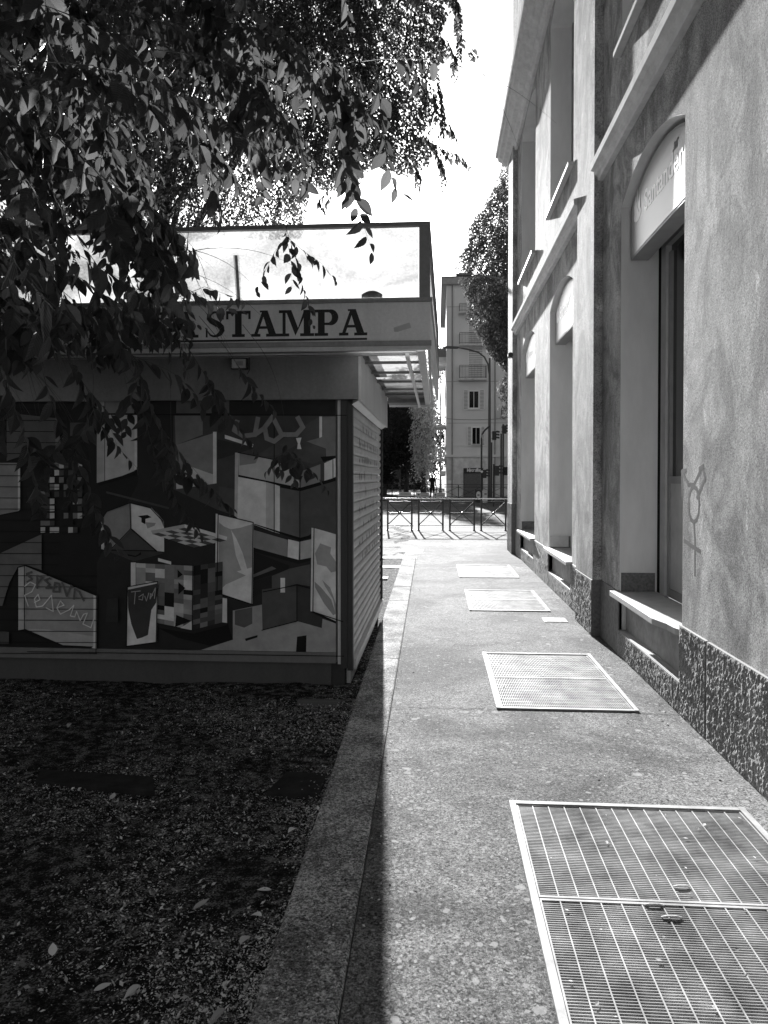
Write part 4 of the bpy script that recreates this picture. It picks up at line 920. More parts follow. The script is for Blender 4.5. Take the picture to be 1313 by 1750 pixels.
strand([(10, 560), (15, 660), (40, 740), (60, 820), (70, 880)], (2.8, 3.0), .1, .065, .03, .002, [[(15, 660), (-10, 720), (-20, 800)], [(40, 740), (60, 770), (90, 800)]])
strand([(100, 560), (130, 640), (150, 720), (130, 800), (120, 860)], (3.2, 3.4), .1, .065, .03, .002, [[(130, 640), (180, 700), (215, 730)]])
strand([(180, 540), (215, 600), (300, 640), (350, 700)], (3.4, 3.8), .1, .07, .03, .002)
strand([(250, 430), (300, 480), (370, 520), (410, 530)], (3.6, 3.9), .1, .06, .028, .002, [[(300, 480), (320, 540), (330, 590)]])
strand([(150, 430), (200, 500), (250, 560), (290, 600)], (3.3, 3.6), .05, .07, .028, .002, [[(200, 500), (190, 560), (195, 620)]])
strand([(40, 430), (110, 500), (180, 560), (240, 640)], (2.9, 3.2), .05, .065, .028, .002, [[(110, 500), (100, 560), (90, 610)]])
strand([(200, 380), (250, 450), (290, 520), (350, 560)], (4.0, 4.4), .05, .07, .028, .002, [[(250, 450), (240, 520), (250, 580)], [(290, 520), (310, 580), (320, 640)]])
# overhead crown of the near tree (shades the soil and the kiosk front)
random.seed(33); cr = MB(); n = 0
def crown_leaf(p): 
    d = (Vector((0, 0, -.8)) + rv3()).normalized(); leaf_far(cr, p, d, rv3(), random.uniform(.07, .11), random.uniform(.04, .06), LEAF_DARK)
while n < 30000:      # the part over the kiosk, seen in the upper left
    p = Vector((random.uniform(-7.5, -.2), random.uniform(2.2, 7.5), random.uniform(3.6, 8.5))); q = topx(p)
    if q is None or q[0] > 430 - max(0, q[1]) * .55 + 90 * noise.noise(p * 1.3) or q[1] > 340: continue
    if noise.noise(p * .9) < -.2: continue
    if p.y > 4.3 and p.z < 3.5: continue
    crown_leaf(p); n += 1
while n < 60000:      # unseen leaf roof over the camera, added to cut the skylight
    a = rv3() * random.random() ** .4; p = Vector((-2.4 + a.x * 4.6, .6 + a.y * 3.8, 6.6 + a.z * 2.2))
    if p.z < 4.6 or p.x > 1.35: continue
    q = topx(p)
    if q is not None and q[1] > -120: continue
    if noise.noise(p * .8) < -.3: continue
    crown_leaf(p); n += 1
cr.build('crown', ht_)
# ---- street trees behind the kiosk
def in_mask(x, y, poly): return inpoly(x, y, poly)
M1 = [(-700, -900), (900, -900), (850, -200), (792, -40), (778, 20), (752, 60), (775, 95), (738, 130), (740, 200), (722, 235), (745, 250), (735, 285), (700, 305), (668, 298), (640, 285), (600, 330), (560, 330), (530, 322), (522, 380), (515, 410), (-700, 420)]
def crown_tree(name, label, base, height, ells, count, mask, mat, leafL, group, seed, trunk_r=.22, clump=.55, spray=10, cth=-.12, gaps=None, nscale=.8):
    random.seed(seed); t = thing(name, label, 'tree', base, group); bx, by, bz = base
    m = MB(); top = Vector(ells[0][0]); top.x = top.x * .5 + bx * .5; pts = [(bx, by, -.15), (bx + .03, by, .5), (bx + (top.x - bx) * .3, by + (top.y - by) * .3, height * .35), (top.x, top.y, height * .65), (top.x, top.y, height * .93)]
    m.tube(pts, [trunk_r * 1.35, trunk_r, trunk_r * .8, trunk_r * .5, trunk_r * .1], BARK, 12)
    for (c, r) in ells:
        c = Vector(c)
        for k in range(4):
            e = c + Vector([r[i] * .75 * v for i, v in enumerate(rv3())]); s0 = Vector(pts[2]).lerp(Vector(pts[3]), random.random() * .8)
            m.tube([s0, s0.lerp(e, .5) + Vector((0, 0, .3)), e], [trunk_r * .2, trunk_r * .12, .01], BARK, 7)
    m.build('trunk', t, smooth=True)
    cr = MB(); n = 0; tot = sum(r[0] * r[1] * r[2] for _, r in ells); guard = 0
    while n < count and guard < count * 60:
        guard += 1; u = random.random() * tot
        for c, r in ells:
            u -= r[0] * r[1] * r[2]
            if u <= 0: break
        a = rv3() * random.random() ** .36; p = Vector((c[0] + a.x * r[0], c[1] + a.y * r[1], c[2] + a.z * r[2]))
        if noise.noise(p * nscale + Vector((seed, 0, 0))) < cth: continue
        if mask:
            q = topx(p)
            if q is not None: k_ = 26 * noise.noise(p * 1.7) - 5; q = (q[0] - k_, q[1] - k_)
            if q is None or not inpoly(q[0], q[1], mask): continue
            if gaps and any((q[0] - gx) ** 2 / ga ** 2 + (q[1] - gy) ** 2 / gb ** 2 < 1 for gx, gy, ga, gb in gaps): continue
        d0 = (Vector((a.x * .6, a.y * .6, -.7)) + rv3() * .6).normalized()
        side = d0.cross(Vector((0, 0, 1)))
        side = side.normalized() if side.length > .01 else Vector((1, 0, 0))
        ln_ = leafL * spray * .42; sg = 1
        for k in range(spray):
            f = k / spray; q0 = p + d0 * ln_ * f + Vector((0, 0, -.35 * ln_ * f * f)); ld = (d0 * .5 + side * sg * .8 + Vector((0, 0, -.5)) + rv3() * .45).normalized(); sg = -sg
            if mask:
                q = topx(q0 + ld * leafL)
                if q is None or not inpoly(q[0], q[1], [(x + (12 if x > 0 else 0), y + (8 if y > 0 else 0)) for x, y in mask] if False else mask): continue
            leaf_far(cr, q0, ld, rv3(), leafL * random.uniform(.7, 1.2), leafL * .5, mat); n += 1
    cr.build('crown', t); return t
G1 = 'street trees beyond the kiosk'
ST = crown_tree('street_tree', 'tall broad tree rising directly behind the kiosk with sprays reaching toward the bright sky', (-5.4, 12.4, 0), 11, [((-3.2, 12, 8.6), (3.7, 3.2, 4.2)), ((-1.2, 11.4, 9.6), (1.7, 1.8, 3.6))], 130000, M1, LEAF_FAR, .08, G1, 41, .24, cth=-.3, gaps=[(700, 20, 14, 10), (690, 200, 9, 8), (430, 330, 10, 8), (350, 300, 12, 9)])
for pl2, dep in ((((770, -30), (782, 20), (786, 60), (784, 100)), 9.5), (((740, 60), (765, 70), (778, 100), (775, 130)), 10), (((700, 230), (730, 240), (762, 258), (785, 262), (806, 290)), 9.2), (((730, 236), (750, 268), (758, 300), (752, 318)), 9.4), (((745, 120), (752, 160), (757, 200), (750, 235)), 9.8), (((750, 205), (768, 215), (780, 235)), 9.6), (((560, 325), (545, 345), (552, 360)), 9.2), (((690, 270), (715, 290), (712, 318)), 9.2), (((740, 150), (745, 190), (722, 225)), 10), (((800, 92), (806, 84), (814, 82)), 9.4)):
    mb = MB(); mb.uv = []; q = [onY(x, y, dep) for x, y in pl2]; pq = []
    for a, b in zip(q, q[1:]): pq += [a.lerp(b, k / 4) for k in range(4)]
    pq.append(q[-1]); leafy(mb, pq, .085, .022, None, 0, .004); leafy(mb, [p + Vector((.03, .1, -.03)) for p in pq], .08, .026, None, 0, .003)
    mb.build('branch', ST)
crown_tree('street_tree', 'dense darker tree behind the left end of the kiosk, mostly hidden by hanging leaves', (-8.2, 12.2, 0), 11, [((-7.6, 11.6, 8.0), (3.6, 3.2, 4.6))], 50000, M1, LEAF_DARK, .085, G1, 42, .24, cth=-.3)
# ---- plane tree beyond the bank corner
M2 = [(775, 470), (772, 452), (800, 420), (800, 392), (818, 365), (835, 340), (846, 315), (858, 285), (868, 268), (1100, 100), (1100, 760), (862, 735), (848, 700), (858, 690), (846, 662), (858, 650), (866, 640), (850, 622), (838, 612), (815, 575), (795, 548), (800, 520), (786, 490)]
crown_tree('plane_tree', 'pale grey-leaved plane tree standing beyond the bank corner in front of the apartment block', (4.6, 31, 0), 16, [((3.9, 31, 10.3), (2.9, 2.4, 4.8)), ((3.0, 30.6, 6.6), (1.4, 1.2, 2.2))], 60000, M2, LEAF_PLANE, .14, None, 43, .25, cth=-.5, spray=8)

# ---- far avenue trees
random.seed(50); G3 = 'dark trees lining the far avenue'
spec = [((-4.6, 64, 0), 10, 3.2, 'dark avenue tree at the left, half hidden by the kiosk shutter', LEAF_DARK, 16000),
        ((-2.9, 70, 0), 12, 3.0, 'dark avenue tree in the middle, just left of the pale one', LEAF_DARK, 16000),
        ((-1.15, 62, 0), 12, 1.0, 'pale avenue tree with sunlight painted into its leaves, nearest the apartment block', LEAF_BRIGHT, 7000),
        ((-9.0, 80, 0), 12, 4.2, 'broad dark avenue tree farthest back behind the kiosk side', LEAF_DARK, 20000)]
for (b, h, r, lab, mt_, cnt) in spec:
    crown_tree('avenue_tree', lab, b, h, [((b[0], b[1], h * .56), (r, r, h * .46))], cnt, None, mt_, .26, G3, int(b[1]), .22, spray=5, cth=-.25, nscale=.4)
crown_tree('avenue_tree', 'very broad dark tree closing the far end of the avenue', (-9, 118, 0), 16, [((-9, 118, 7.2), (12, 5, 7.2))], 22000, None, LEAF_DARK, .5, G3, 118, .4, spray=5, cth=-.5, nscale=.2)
crown_tree('roof_terrace_tree', 'small feathery tree seen high between the kiosk sign and the apartment block', (.35, 78, 0), 17, [((.35, 78, 14.2), (1.1, 1.1, 2.6))], 1500, None, LEAF_PLANE, .2, None, 77, .12, spray=5, nscale=.6)

# dark hedge added to close the bright gaps under the avenue trees
random.seed(81); hd = MB(); hd.box((-15, 97, 0), (-1.4, 98.4, 1.9), tone(.012, .9, .05, name='hedge_core'))
for i in range(9000):
    p = Vector((random.uniform(-15.2, -1.2), random.choice((96.8, 98.5, random.uniform(96.8, 98.5))), random.uniform(.05, 2.15))); leaf_far(hd, p, rv3(), rv3(), .2, .12, LEAF_DARK)
tag(hd.build('park_hedge'), 'low dark hedge added to close the bright far avenue behind the silhouetted person', 'hedge')
# ================================================================== steel barriers
b0 = None; base_y = 21.6
fx = [onZ(p, 906.7, 0).x for p in (662.8, 704)]; wB = fx[1] - fx[0]; pitch = onZ(715.9, 906.7, 0).x - fx[0]
def barrier():
    t = thing('pedestrian_barrier', 'x', 'barrier', (0, base_y, 0), 'black crossed-bar barriers along the road')
    pad = (pitch - wB) / 2
    m = MB(); m.tube([(-pad + .012, base_y, .93), (wB + pad - .012, base_y, .93)], .024, tone(.5, .25, .6, .5, name='glint_painted_rail'), 10); m.build('handrail', t)  # sun glint along the rail is put into its paler colour
    for x in (0, wB):
        m = MB(); m.tube([(x, base_y, 0), (x, base_y, .93)], .026, IRON, 8); m.tube([(x, base_y, 0), (x, base_y, .03)], .035, IRON, 8); m.build('post', t)
    m = MB()
    for z in (.165, .52, .85): m.tube([(0, base_y, z), (wB, base_y, z)], .013, IRON, 6)
    m.build('crossbar', t)
    m = MB(); m.tube([(0, base_y + .004, .165), (wB, base_y + .004, .85)], .015, IRON, 6); m.tube([(0, base_y - .006, .85), (wB, base_y - .006, .165)], .015, IRON, 6); m.tube([(wB / 2, base_y - .03, .51), (wB / 2, base_y + .03, .51)], .04, IRON, 12); m.build('cross_brace', t)
    return t
b0 = barrier(); labs = ['barrier panel half hidden by the kiosk side, leftmost in view', 'first fully visible barrier panel right of the kiosk shutter', 'second full barrier panel from the kiosk, under the apartment block corner', 'third full barrier panel from the kiosk, in front of the shop shutter', 'barrier panel touching the bank corner, rightmost in view']
for i, l in enumerate(labs):
    x = fx[0] + (i - 1) * pitch
    if i == 0: b0.location.x = x; b0['label'] = l
    else: dup(b0, (x, base_y, 0), l)

# ================================================================== apartment block
DY = 58.0
def ax(px): return onY(px, 700, DY).x
def az(py): return onY(800, py, DY).z
ap = thing('apartment_block', 'pale five-storey apartment block with shuttered windows, balconies and a ground-floor shop', 'building', (6, 64, 0))
WALLA = tone(.76, .9, .15, var=.07, scale=.6, bmp=.1, name='apartment_plaster'); TRAV = tone(.68, .85, .2, var=.28, scale=1.6, name='travertine'); WHT = tone(.85, .7, .3, var=.06, name='white_paint'); SHU = tone(.16, .6, .3, name='shop_shutter_paint'); AFR = tone(.3, .8, .2, name='shutter_slats')
x0 = ax(763); x1 = 14; zt = az(487); z1st = az(777)
m = MB(); m.box((x0, DY, z1st), (x1, 74, zt), WALLA); m.build('wall', ap)
m = MB(); m.box((x0 + .02, DY + .02, 0), (x1, 73.9, z1st - .18), TRAV); m.build('ground_floor_wall', ap)
m = MB(); m.box((x0 - .12, DY - .12, z1st - .18), (x1, 74, z1st), WALLA); m.box((x0 - .05, DY - .05, az(762)), (x1, 74, az(762) + .1), WALLA); m.build('string_course', ap)
m = MB(); ov = .42; m.prism([(x0 - ov, DY - ov, zt), (x1, DY - ov, zt), (x1, DY - ov, zt + .5), (x0 - ov, DY - ov, zt + .5)], (0, 17, 0), tone(.4, .8, .2, name='eave_board')); m.prism([(x0 - ov - .08, DY - ov - .08, zt + .5), (x1, DY - ov - .08, zt + .5), (x1, DY + 8, zt + 1.9), (x0 + 5, DY + 8, zt + 1.9)], (0, 0, .08), tone(.25, .8, .2, name='roof_tile')); m.build('roof', ap)
for pyy in (540, 651, 732): 
    pass
m = MB(); 
for pyy in (524, 652, 723): m.box((x0 + .02, DY - .012, az(pyy) - .012), (x1, DY, az(pyy) + .012), tone(.2, name='joint_line'))
m.build('floor_joint', ap)
def awin(l, r, tp, bt, open_=True):
    xa, xb, za, zb_ = ax(l), ax(r), az(bt), az(tp); m = MB(); w_ = xb - xa
    m.box((xa + w_ * .24, DY - .05, za), (xb - w_ * .24, DY + .01, zb_), WHT); f = m.build('window', ap)
    m = MB(); m.box((xa + w_ * .29, DY - .055, za + .1), (xa + w_ * .485, DY - .051, zb_ - .1), GLASS); m.box((xa + w_ * .515, DY - .055, za + .1), (xb - w_ * .29, DY - .051, zb_ - .1), GLASS); m.build('pane', f)
    for a, b in ((xa, xa + w_ * .235), (xb - w_ * .235, xb)):
        m = MB(); m.box((a, DY - .09, za - .05), (b, DY - .05, zb_ + .02), WHT)
        n = 14
        for i in range(n): zz = za + (zb_ - za) * (i + .5) / n; m.box((a + .05, DY - .1, zz - .035), (b - .05, DY - .091, zz + .02), AFR)
        m.build('shutter', f)
    m = MB(); m.box((xa + w_ * .2, DY - .14, za - .09), (xb - w_ * .2, DY, za - .0), TRAV); m.build('sill', f)
awin(792, 828, 667, 699); awin(799, 829, 729, 761); awin(880, 905, 667, 699); awin(880, 905, 729, 761)
def abalc(l, r, tp, bt, door=True):
    xa, xb, za, zb_ = ax(l), ax(r), az(bt), az(tp); m = MB(); m.box((xa - .05, DY - .95, za - .12), (xb + .05, DY, za), TRAV); f = m.build('balcony', ap)
    m = MB()
    for a, b in (((xa, DY - .9), (xb, DY - .9)), ((xa, DY - .9), (xa, DY)), ((xb, DY - .9), (xb, DY))):
        for z in (zb_, zb_ - .12, za + .08): m.tube([(a[0], a[1], z), (b[0], b[1], z)], .016, IRON, 5)
        L_ = math.hypot(b[0] - a[0], b[1] - a[1]); n = int(L_ / .11)
        for i in range(n + 1): f_ = i / n; x, y = a[0] + (b[0] - a[0]) * f_, a[1] + (b[1] - a[1]) * f_; m.box((x - .007, y - .007, za), (x + .007, y + .007, zb_), IRON)
    m.build('railing', f)
    if door:
        m = MB(); xm = ax(l + 15); m.box((xm, DY - .02, za), (ax(r - 4), DY + .01, za + 2.5), WHT)
        for i in range(14): m.box((xm + .06, DY - .03, za + .15 + i * .165), (ax(r - 4) - .06, DY - .021, za + .27 + i * .165), tone(.5, name='roller_blind'))
        m.build('balcony_door', ap)
    return f
abalc(785, 830, 627, 649); abalc(785, 830, 572, 591); abalc(785, 830, 523, 536); abalc(857, 900, 698, 711, False)
# side balconies (left flank) seen edge-on
for pt, pb, yy, solid in ((595, 611, 60, True), (615, 623, 64, True), (712, 728, 59.5, False), (763, 785, 59.2, False)):
    zt_, zb_ = onY(750, pt, yy).z, onY(750, pb, yy).z; m = MB(); xo = x0 - .85
    m.box((xo, yy, zb_ - .12), (x0, yy + 3, zb_ + .03), TRAV)
    if solid: m.box((xo, yy, zb_ + .03), (xo + .08, yy + 3, zt_), tone(.2, name='parapet_grey')); m.box((xo + .08, yy, zb_ + .03), (x0, yy + .08, zt_), tone(.2, name='parapet_grey'))
    else:
        m.box((xo, yy, zt_ - .08), (x0, yy + .1, zt_), WHT); m.box((xo, yy, zb_ + .03), (xo + .12, yy + .12, zt_ - .08), WHT)
        for k in range(5): m.box((xo + .2 + k * .13, yy + .03, zb_ + .03), (xo + .25 + k * .13, yy + .07, zt_ - .08), WHT)
    m.build('side_balcony', ap)
for px__ in (773, 846):
    m = MB(); m.tube([(ax(px__), DY - .07, .05), (ax(px__), DY - .07, zt)], .05, tone(.3, .7, .3, name='drain_metal'), 8); m.build('drainpipe', ap)
m = MB(); m.tube([(ax(763 + i * 10), DY - .03, az(723) + .35 - .1 * math.sin(i / 10 * 3.14)) for i in range(11)], .014, IRON, 4); m.build('cable', ap)
# shop front
sx0, sx1, sz1, sz0 = ax(792.5), ax(826), az(800), az(809)
m = MB(); m.box((sx0, DY - .06, sz0), (sx1, DY + .02, sz1), tone(.02, .4, .4, name='shop_fascia')); m.build('shop_sign', ap)
M4 = Matrix.Translation((sx0 + .17, DY - .064, sz0 + .13)) @ Matrix.Rotation(R(90), 4, 'X')
text_mesh('Versailles', .38, WHT, M4, 'shop_lettering', ap, shear=.45, bold=.012, spacing=.82)
m = MB(); n = 22
for i in range(n): za_ = .06 + (sz0 - .06) * i / n; h = (sz0 - .06) / n; m.prism([(sx0 + .05, DY - .01, za_), (sx0 + .05, DY - .03, za_ + h * .4), (sx0 + .05, DY - .01, za_ + h * .97)], (sx1 - sx0 - .1, 0, 0), SHU)
m.build('shop_shutter', ap)
m = MB(); m.box((sx0, DY - .04, 0), (sx0 + .05, DY, sz0), tone(.05, name='dark_jamb')); m.box((sx1 - .05, DY - .04, 0), (sx1, DY, sz0), tone(.05, name='dark_jamb')); m.build('shop_jamb', ap)
m = MB(); m.box((ax(766), DY - .01, az(826)), (ax(775), DY + .02, az(821)), WHT); m.build('street_nameplate', ap)
m = MB(); p = onY(757, 808, 57); m.tube([(x0, 59, p.z + .5), (p.x, 58, p.z + .5), (p.x, 58, p.z + .15)], .03, IRON, 6); m.tube([(p.x, 58, p.z - .28), (p.x, 58, p.z - .2), (p.x, 58, p.z + .12), (p.x, 58, p.z + .16)], [.1, .22, .24, .1], WHT, 12); m.build('wall_lamp', ap)

# ================================================================== street furniture across the road
LAMPG = tone(.11, .5, .3, name='lamp_grey')
def lamp(name, label, px, top, dep, armpx, group=None):
    t = thing(name, label, 'street lamp', (onY(px, 850, dep).x, dep, 0)); x = t.location.x; zt_ = onY(px, top, dep).z
    m = MB(); m.tube([(x, dep, 0), (x, dep, 1.2), (x, dep, zt_ * .7), (x, dep, zt_)], [.12, .10, .085, .06], LAMPG, 12); m.build('pole', t, smooth=True)
    pts = [onY(a, b, dep) for a, b in armpx]; m = MB(); m.tube(pts, [.05 * dep / 46] * (len(pts) - 1) + [.035 * dep / 46], LAMPG, 8); m.build('arm', t, smooth=True)
    e = pts[-1]; k_ = dep / 46; m = MB(); m.prism([e + Vector((.05, -.1, .05)) * k_, e + Vector((-.7, -.08, .10)) * k_, e + Vector((-.95, -.05, .03)) * k_, e + Vector((-.9, -.05, -.03)) * k_, e + Vector((0, -.1, -.05)) * k_], (0, .25, 0), LAMPG); m.build('lamp_head', t)
    return t
lamp('street_lamp', 'tall dark street lamp with a curved arm reaching left before the apartment block', 836.5, 612, 46, [(836.5, 640), (834, 622), (828, 610), (818, 602), (800, 597), (783, 594)])
lamp('street_lamp', 'street lamp with a thin horizontal arm crossing the top of the plane tree', 905, 470, 26, [(905, 486), (866, 479), (830, 472), (806, 469)])
def tl(px, pyt, pyb, dep, label, ptop=None, side=1, face=False):
    x = onY(px, 850, dep).x; t = thing('traffic_light', label, 'traffic light', (x, dep, 0), 'traffic lights at the far crossing'); zt_, zb_ = onY(px, pyt, dep).z, onY(px, pyb, dep).z
    m = MB(); pt = onY(px, ptop, dep).z if ptop else zt_ + .1; m.tube([(x, dep, 0), (x, dep, pt)], .055, IRON, 8); m.build('pole', t)
    m = MB(); hx = x + side * .17; hw = .12
    m.box((hx - hw, dep - .05, zb_), (hx + hw, dep + .22, zt_), IRON); m.tube([(x, dep, zb_ + .1), (hx, dep, zb_ + .1)], .02, IRON, 5); m.tube([(x, dep, zt_ - .1), (hx, dep, zt_ - .1)], .02, IRON, 5)
    h = m.build('signal_head', t); m = MB(); n = 3; st = (zt_ - zb_) / n
    for i in range(n):
        zz = zb_ + st * (i + .5)
        if face: m.tube([(hx, dep - .05, zz), (hx, dep - .2, zz - .01)], [.085, .09], IRON, 10)
        else: m.prism([(hx + side * hw, dep - .02, zz + .02), (hx + side * (hw + .2), dep - .02, zz - .0), (hx + side * (hw + .2), dep - .02, zz + .1), (hx + side * hw, dep - .02, zz + .13)], (0, .2, 0), IRON)
    m.build('visor', h); return t
a_ = tl(823, 803, 817, 44, 'low pedestrian signal on a pole bent at the top, left of the lamp post', 750, 1)
m = MB(); p0 = onY(823, 750, 44); m.tube([p0, onY(824, 742, 44), onY(829, 735, 44), onY(837, 728, 44)], .05, IRON, 8); m.build('bent_arm', a_)
p0 = onY(823.8, 806, 43.8); m = MB(); m.tube([(p0.x, 43.85, p0.z), (p0.x, 43.82, p0.z)], .075, WHT, 12); m.build('lens', a_)
tl(840, 737, 752, 45.6, 'traffic light mounted high on the lamp post', 756, 1)
tl(844, 796, 813, 40, 'traffic light on its own short pole just right of the lamp post', 793, 1)
tl(856.5, 727, 741, 42, 'tall traffic light in the gap beside the bank corner', 741, 1)
tl(860, 798, 812, 43, 'lower traffic light partly hidden by the bank corner', 725, 1, True)
tl(684, 803, 818, 60, 'dim traffic light in front of the dark avenue trees at the left', 802, -1)
# far railings
FR0 = None
def far_rail():
    t = thing('far_railing', 'x', 'railing', (0, 51, 0), 'railings on the far pavement'); L = 1.5; m = MB()
    for x in (0, L): m.tube([(x, 51, .06), (x, 51, 1.06)], .025, IRON, 6)
    m.build('post', t) if False else None
    for x in (0, L): q = MB(); q.tube([(x, 51, .06), (x, 51, 1.06)], .025, IRON, 6); q.build('post', t)
    m = MB()
    for z in (.2, .9, 1.06): m.tube([(0, 51, z), (L, 51, z)], .018, IRON, 5)
    m.tube([(0, 51, .2), (L, 51, .9)], .014, IRON, 5); m.tube([(0, 51, .9), (L, 51, .2)], .014, IRON, 5); m.build('cross_brace', t); return t
FR0 = far_rail(); where = ['by the white board at the left', 'left of the dark silhouetted person', 'right of the dark silhouetted person', 'at the apartment block corner', 'below the pale stone wall left of the shop', 'left of the shop shutter', 'in front of the shop shutter', 'by the street lamp foot', 'next to the bank corner']
for i, l in enumerate(where):
    x = -4.6 + i * 1.52; lab = 'crossed-bar railing on the far pavement, ' + l
    if i == 0: FR0.location.x = x; FR0['label'] = lab
    else: dup(FR0, (x, 51, 0), lab)
# boards, cabinets
def board(l, r, tp, bt, dep, label, lines, logo=False):
    xa, xb, zt_, zb_ = onY(l, 850, dep).x, onY(r, 850, dep).x, onY(l, tp, dep).z, onY(l, bt, dep).z; t = thing('notice_board', label, 'board', ((xa + xb) / 2, dep, 0), 'boards on the far railing')
    m = MB(); m.box((xa, dep, zb_), (xb, dep + .04, zt_), WHT); m.build('panel', t); m = MB()
    for x in (xa + .08, xb - .08): m.box((x - .02, dep + .04, .05), (x + .02, dep + .07, zt_), IRON)
    m.build('post', t); m = MB()
    for i in range(lines):
        z = zt_ - (zt_ - zb_) * (i + .8) / (lines + .8); m.box((xa + (xb - xa) * (.35 if logo else .12), dep - .004, z - .02), (xb - (xb - xa) * .1, dep - .001, z + .02), tone(.12, name='print_grey'))
    if logo: cx = xa + (xb - xa) * .2; cz = (zt_ + zb_) / 2; m.prism([(cx - .08, dep - .004, cz), (cx, dep - .004, cz + .08), (cx + .08, dep - .004, cz), (cx, dep - .004, cz - .08)][::-1], (0, .003, 0), tone(.05, name='print_dark'))
    m.build('print', t)
board(682, 703, 841, 848, 49.5, 'plain white board on the far side of the road, leftmost of the three', 2)
board(711, 734, 842, 849, 49.5, 'greyish board with a diamond mark, middle of the three across the road', 2, True)
board(740, 761, 842, 849, 49.5, 'pale board with a diamond mark right of the silhouetted person', 2, True)
def cabinet(l, r, tp, dep, label, body, sticker):
    xa, xb, zt_ = onY(l, 850, dep).x, onY(r, 850, dep).x, onY(l, tp, dep).z; t = thing('utility_cabinet', label, 'cabinet', ((xa + xb) / 2, dep, 0)); m = MB(); m.box((xa, dep, -.02), (xb, dep + .4, zt_), body); m.box((xa - .02, dep - .02, zt_), (xb + .02, dep + .42, zt_ + .05), body); m.build('body', t, bevel=.01)
    m = MB(); w_ = xb - xa
    if sticker == 'oval':
        m.face([(xa + w_ * .5 + w_ * .34 * math.cos(q * math.pi / 8), dep - .004, zt_ * .62 + .23 * math.sin(q * math.pi / 8)) for q in range(16)], WHT); m.box((xa + w_ * .35, dep - .008, zt_ * .62 - .05), (xb - w_ * .35, dep - .005, zt_ * .62 + .02), body)
    else: m.box((xa + w_ * .3, dep - .008, zt_ * .72), (xb - w_ * .3, dep - .001, zt_ * .82), tone(.05, name='print_dark')); m.box((xa + w_ * .25, dep - .008, zt_ * .28), (xb - w_ * .25, dep - .001, zt_ * .36), tone(.05, name='print_dark'))
    m.build('sticker', t)
cabinet(812, 824, 838, 47, 'dark kerbside bin cabinet with a pale oval sticker before the shop', tone(.06, .5, .3, name='cabinet_dark'), 'oval')
cabinet(825, 835, 840, 46.5, 'white kerbside cabinet with dark print left of the lamp post', WHT, 'print')
# person
pt = onY(739, 828, 52); px_ = pt.x; H_ = 1.72
me = bpy.data.meshes.new('person'); J = {'pel': (0, 0, .92, .15), 'ab': (0, 0, 1.12, .14), 'ch': (0, 0, 1.32, .16), 'nk': (0, 0, 1.47, .06), 'hd': (0, -.02, 1.56, .085), 'tp': (0, -.01, 1.66, .08), 'ls': (-.18, 0, 1.40, .06), 'le': (-.23, .02, 1.13, .045), 'lh': (-.20, -.08, .90, .035), 'rs': (.18, 0, 1.40, .06), 're': (.23, .02, 1.13, .045), 'rh': (.21, -.06, .90, .035), 'lk': (-.10, -.02, .50, .07), 'lf': (-.11, .02, .08, .05), 'lt': (-.12, -.14, .04, .04), 'rk': (.10, .04, .50, .07), 'rf': (.12, .10, .08, .05), 'rt': (.13, -.05, .04, .04), 'lhip': (-.09, 0, .86, .1), 'rhip': (.09, 0, .86, .1)}
K = list(J); E = [('pel', 'ab'), ('ab', 'ch'), ('ch', 'nk'), ('nk', 'hd'), ('hd', 'tp'), ('ch', 'ls'), ('ls', 'le'), ('le', 'lh'), ('ch', 'rs'), ('rs', 're'), ('re', 'rh'), ('pel', 'lhip'), ('lhip', 'lk'), ('lk', 'lf'), ('lf', 'lt'), ('pel', 'rhip'), ('rhip', 'rk'), ('rk', 'rf'), ('rf', 'rt')]
me.from_pydata([J[k][:3] for k in K], [(K.index(a), K.index(b)) for a, b in E], []); me.materials.append(tone(.02, .8, .1, name='dark_clothes'))
po = bpy.data.objects.new('person', me); C.objects.link(po); po.location = (px_, 52, .06); sk = po.modifiers.new('skin', 'SKIN'); me.skin_vertices.new() if not me.skin_vertices else None
for i, k in enumerate(K): me.skin_vertices[0].data[i].radius = (J[k][3], J[k][3])
me.skin_vertices[0].data[0].use_root = True; ss = po.modifiers.new('sub', 'SUBSURF'); ss.levels = 1; ss.render_levels = 2
tag(po, 'person in dark clothes standing on the far pavement, silhouetted before the avenue', 'person')

# ================================================================== leaf litter and scraps
random.seed(60); li = MB(); n = 0
while n < 75000:
    y = 1.2 + 5.6 * random.random() ** 1.5; x = XL(y) - .005 - random.random() ** 1.3 * 4.2
    if y > KF - .1 and x < KX: continue
    dens = noise.noise(Vector((x * 1.6, y * 1.6, 5))) + .25 * noise.noise(Vector((x * 6, y * 6, 1)))
    if dens < random.uniform(-.35, .3): continue
    L = random.choice((.005, .006, .008, .010, .006, .007, .014, .009, .006, .008, .012, .022)) * random.uniform(.6, 1.2)
    z = -.028 + .022 * noise.noise(Vector((x * 2.3, y * 2.3, 0))) + .012
    d = rv3(); d.z *= .25; d.normalize(); nr = (Vector((0, 0, 1)) + rv3() * .5).normalized()
    leaf_far(li, Vector((x, y, z + random.random() * .008)), d, nr, L, L * random.uniform(.3, .6), LITTER); n += 1
for i in range(2600):   # crumbs on kerb and pavement edge
    y = random.uniform(1.5, 14); x = XR(y) + random.gauss(-.12, .22)
    if random.random() < .7: x = XL(y) + random.gauss(-.02, .05)
    d = rv3(); d.z *= .1; d.normalize(); L = random.uniform(.005, .016)
    leaf_far(li, Vector((x, y, .017)), d, Vector((random.gauss(0, .3), random.gauss(0, .3), 1)), L, L * .5, LITTER)
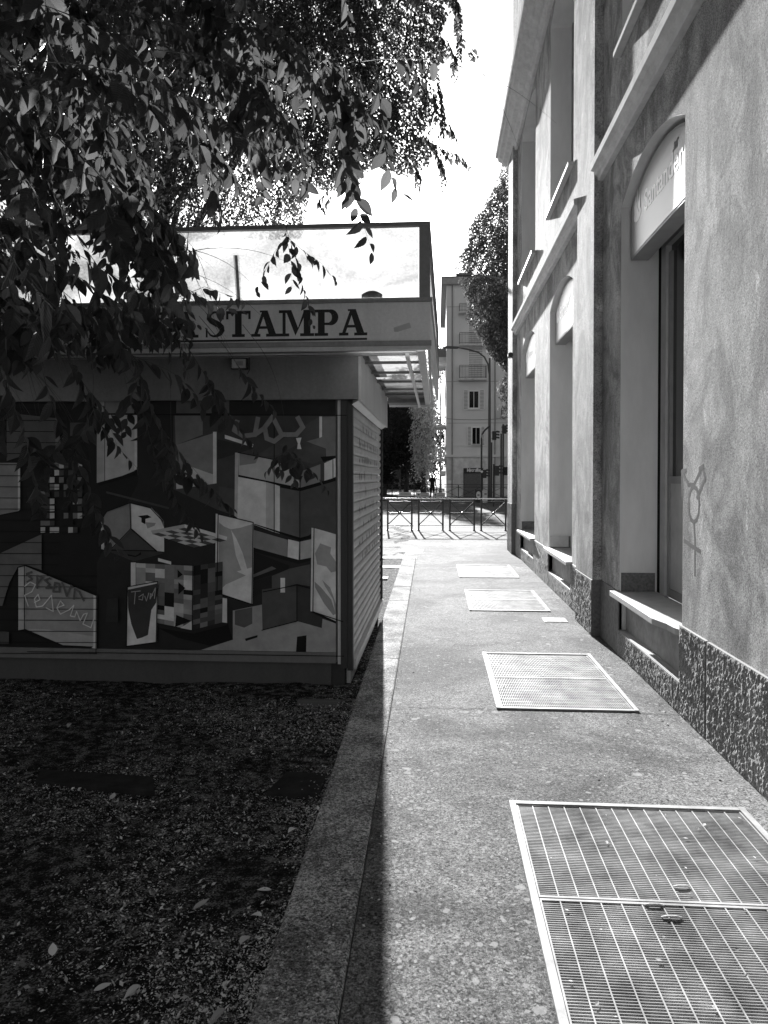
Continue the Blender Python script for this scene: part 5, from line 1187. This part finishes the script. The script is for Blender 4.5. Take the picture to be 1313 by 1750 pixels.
for i in range(700):   # bits on the pavement, thicker by the wall foot and in the grate corners
    y = random.uniform(1.6, 14); x = random.choice((1.55 - abs(random.gauss(0, .07)), random.uniform(-.2, 1.55), XR(y) + abs(random.gauss(.0, .05))))
    if any(g_[0] - .02 < x < g_[1] + .02 and g_[2] - .02 < y < g_[3] + .02 for g_ in GR) or (7.25 < y < 8.3 and x > 1.45): continue
    d = rv3(); d.z *= .1; d.normalize(); L = random.uniform(.006, .02)
    leaf_far(li, Vector((x, y, .006)), d, Vector((random.gauss(0, .4), random.gauss(0, .4), 1)), L, L * .5, BARK if random.random() < .6 else LITTER)
for i in range(60):    # leaves caught on the grates
    g_ = random.choice(GR[:2]); L = random.uniform(.01, .03); d = rv3(); d.z = 0
    leaf_far(li, Vector((random.uniform(g_[0] + .05, g_[1] - .05), random.uniform(g_[2] + .05, g_[3] - .05), .009)), d.normalized(), Vector((.3, 0, 1)), L, L * .5, LITTER)
o = li.build('leaf_litter'); struct(o, 'stuff')
# bigger dry leaves
big = [(160, 1700), (640, 1580), (300, 1425), (190, 1370), (410, 1620), (120, 1240), (505, 1420), (90, 1640), (330, 1560), (560, 1530), (240, 1690), (640, 1745)]
gl = MB(); gl.uv = []
for (px, py) in big:
    p = onZ(px, py, -.01)
    if p.x > XL(p.y) - .03: p.x = XL(p.y) - .08
    leaf_near(gl, p + Vector((0, 0, .012)), Vector((random.uniform(-1, 1), random.uniform(-1, 1), .05)), Vector((0, 0, 1)), random.uniform(.05, .07), .028)
o = gl.build('fallen_leaves'); o.data.materials.clear(); o.data.materials.append(LITTER); struct(o, 'stuff')
# low slabs in the soil and a scrap of wood
m = MB(); SL = tone(.03, .9, .1, var=.4, scale=12, bmp=.5, name='mossy_slab')
for q, l in (([(60, 1345), (265, 1362), (262, 1338), (70, 1325)], 'dark mossy slab sunk in the soil left of the kerb, the larger one'), ([(455, 1365), (545, 1368), (560, 1332), (490, 1330)], 'small dark slab beside the kerb, right of the larger slab')):
    m = MB(); m.prism([onZ(*p, -.02) for p in q], (0, 0, .035), SL); tag(m.build('stone_slab', bevel=.004), l, 'slab')
m = MB(); a, b = onZ(508, 1200, .0), onZ(585, 1194, .0); m.box((a.x, a.y, -.03), (b.x, a.y + .05, .012), tone(.12, .8, .2, name='weathered_wood')); tag(m.build('wood_offcut', bevel=.003), 'short grey offcut of wood lying under the kiosk corner', 'wood offcut')
print('verts', sum(len(o.data.vertices) for o in bpy.data.objects if o.type == 'MESH'))
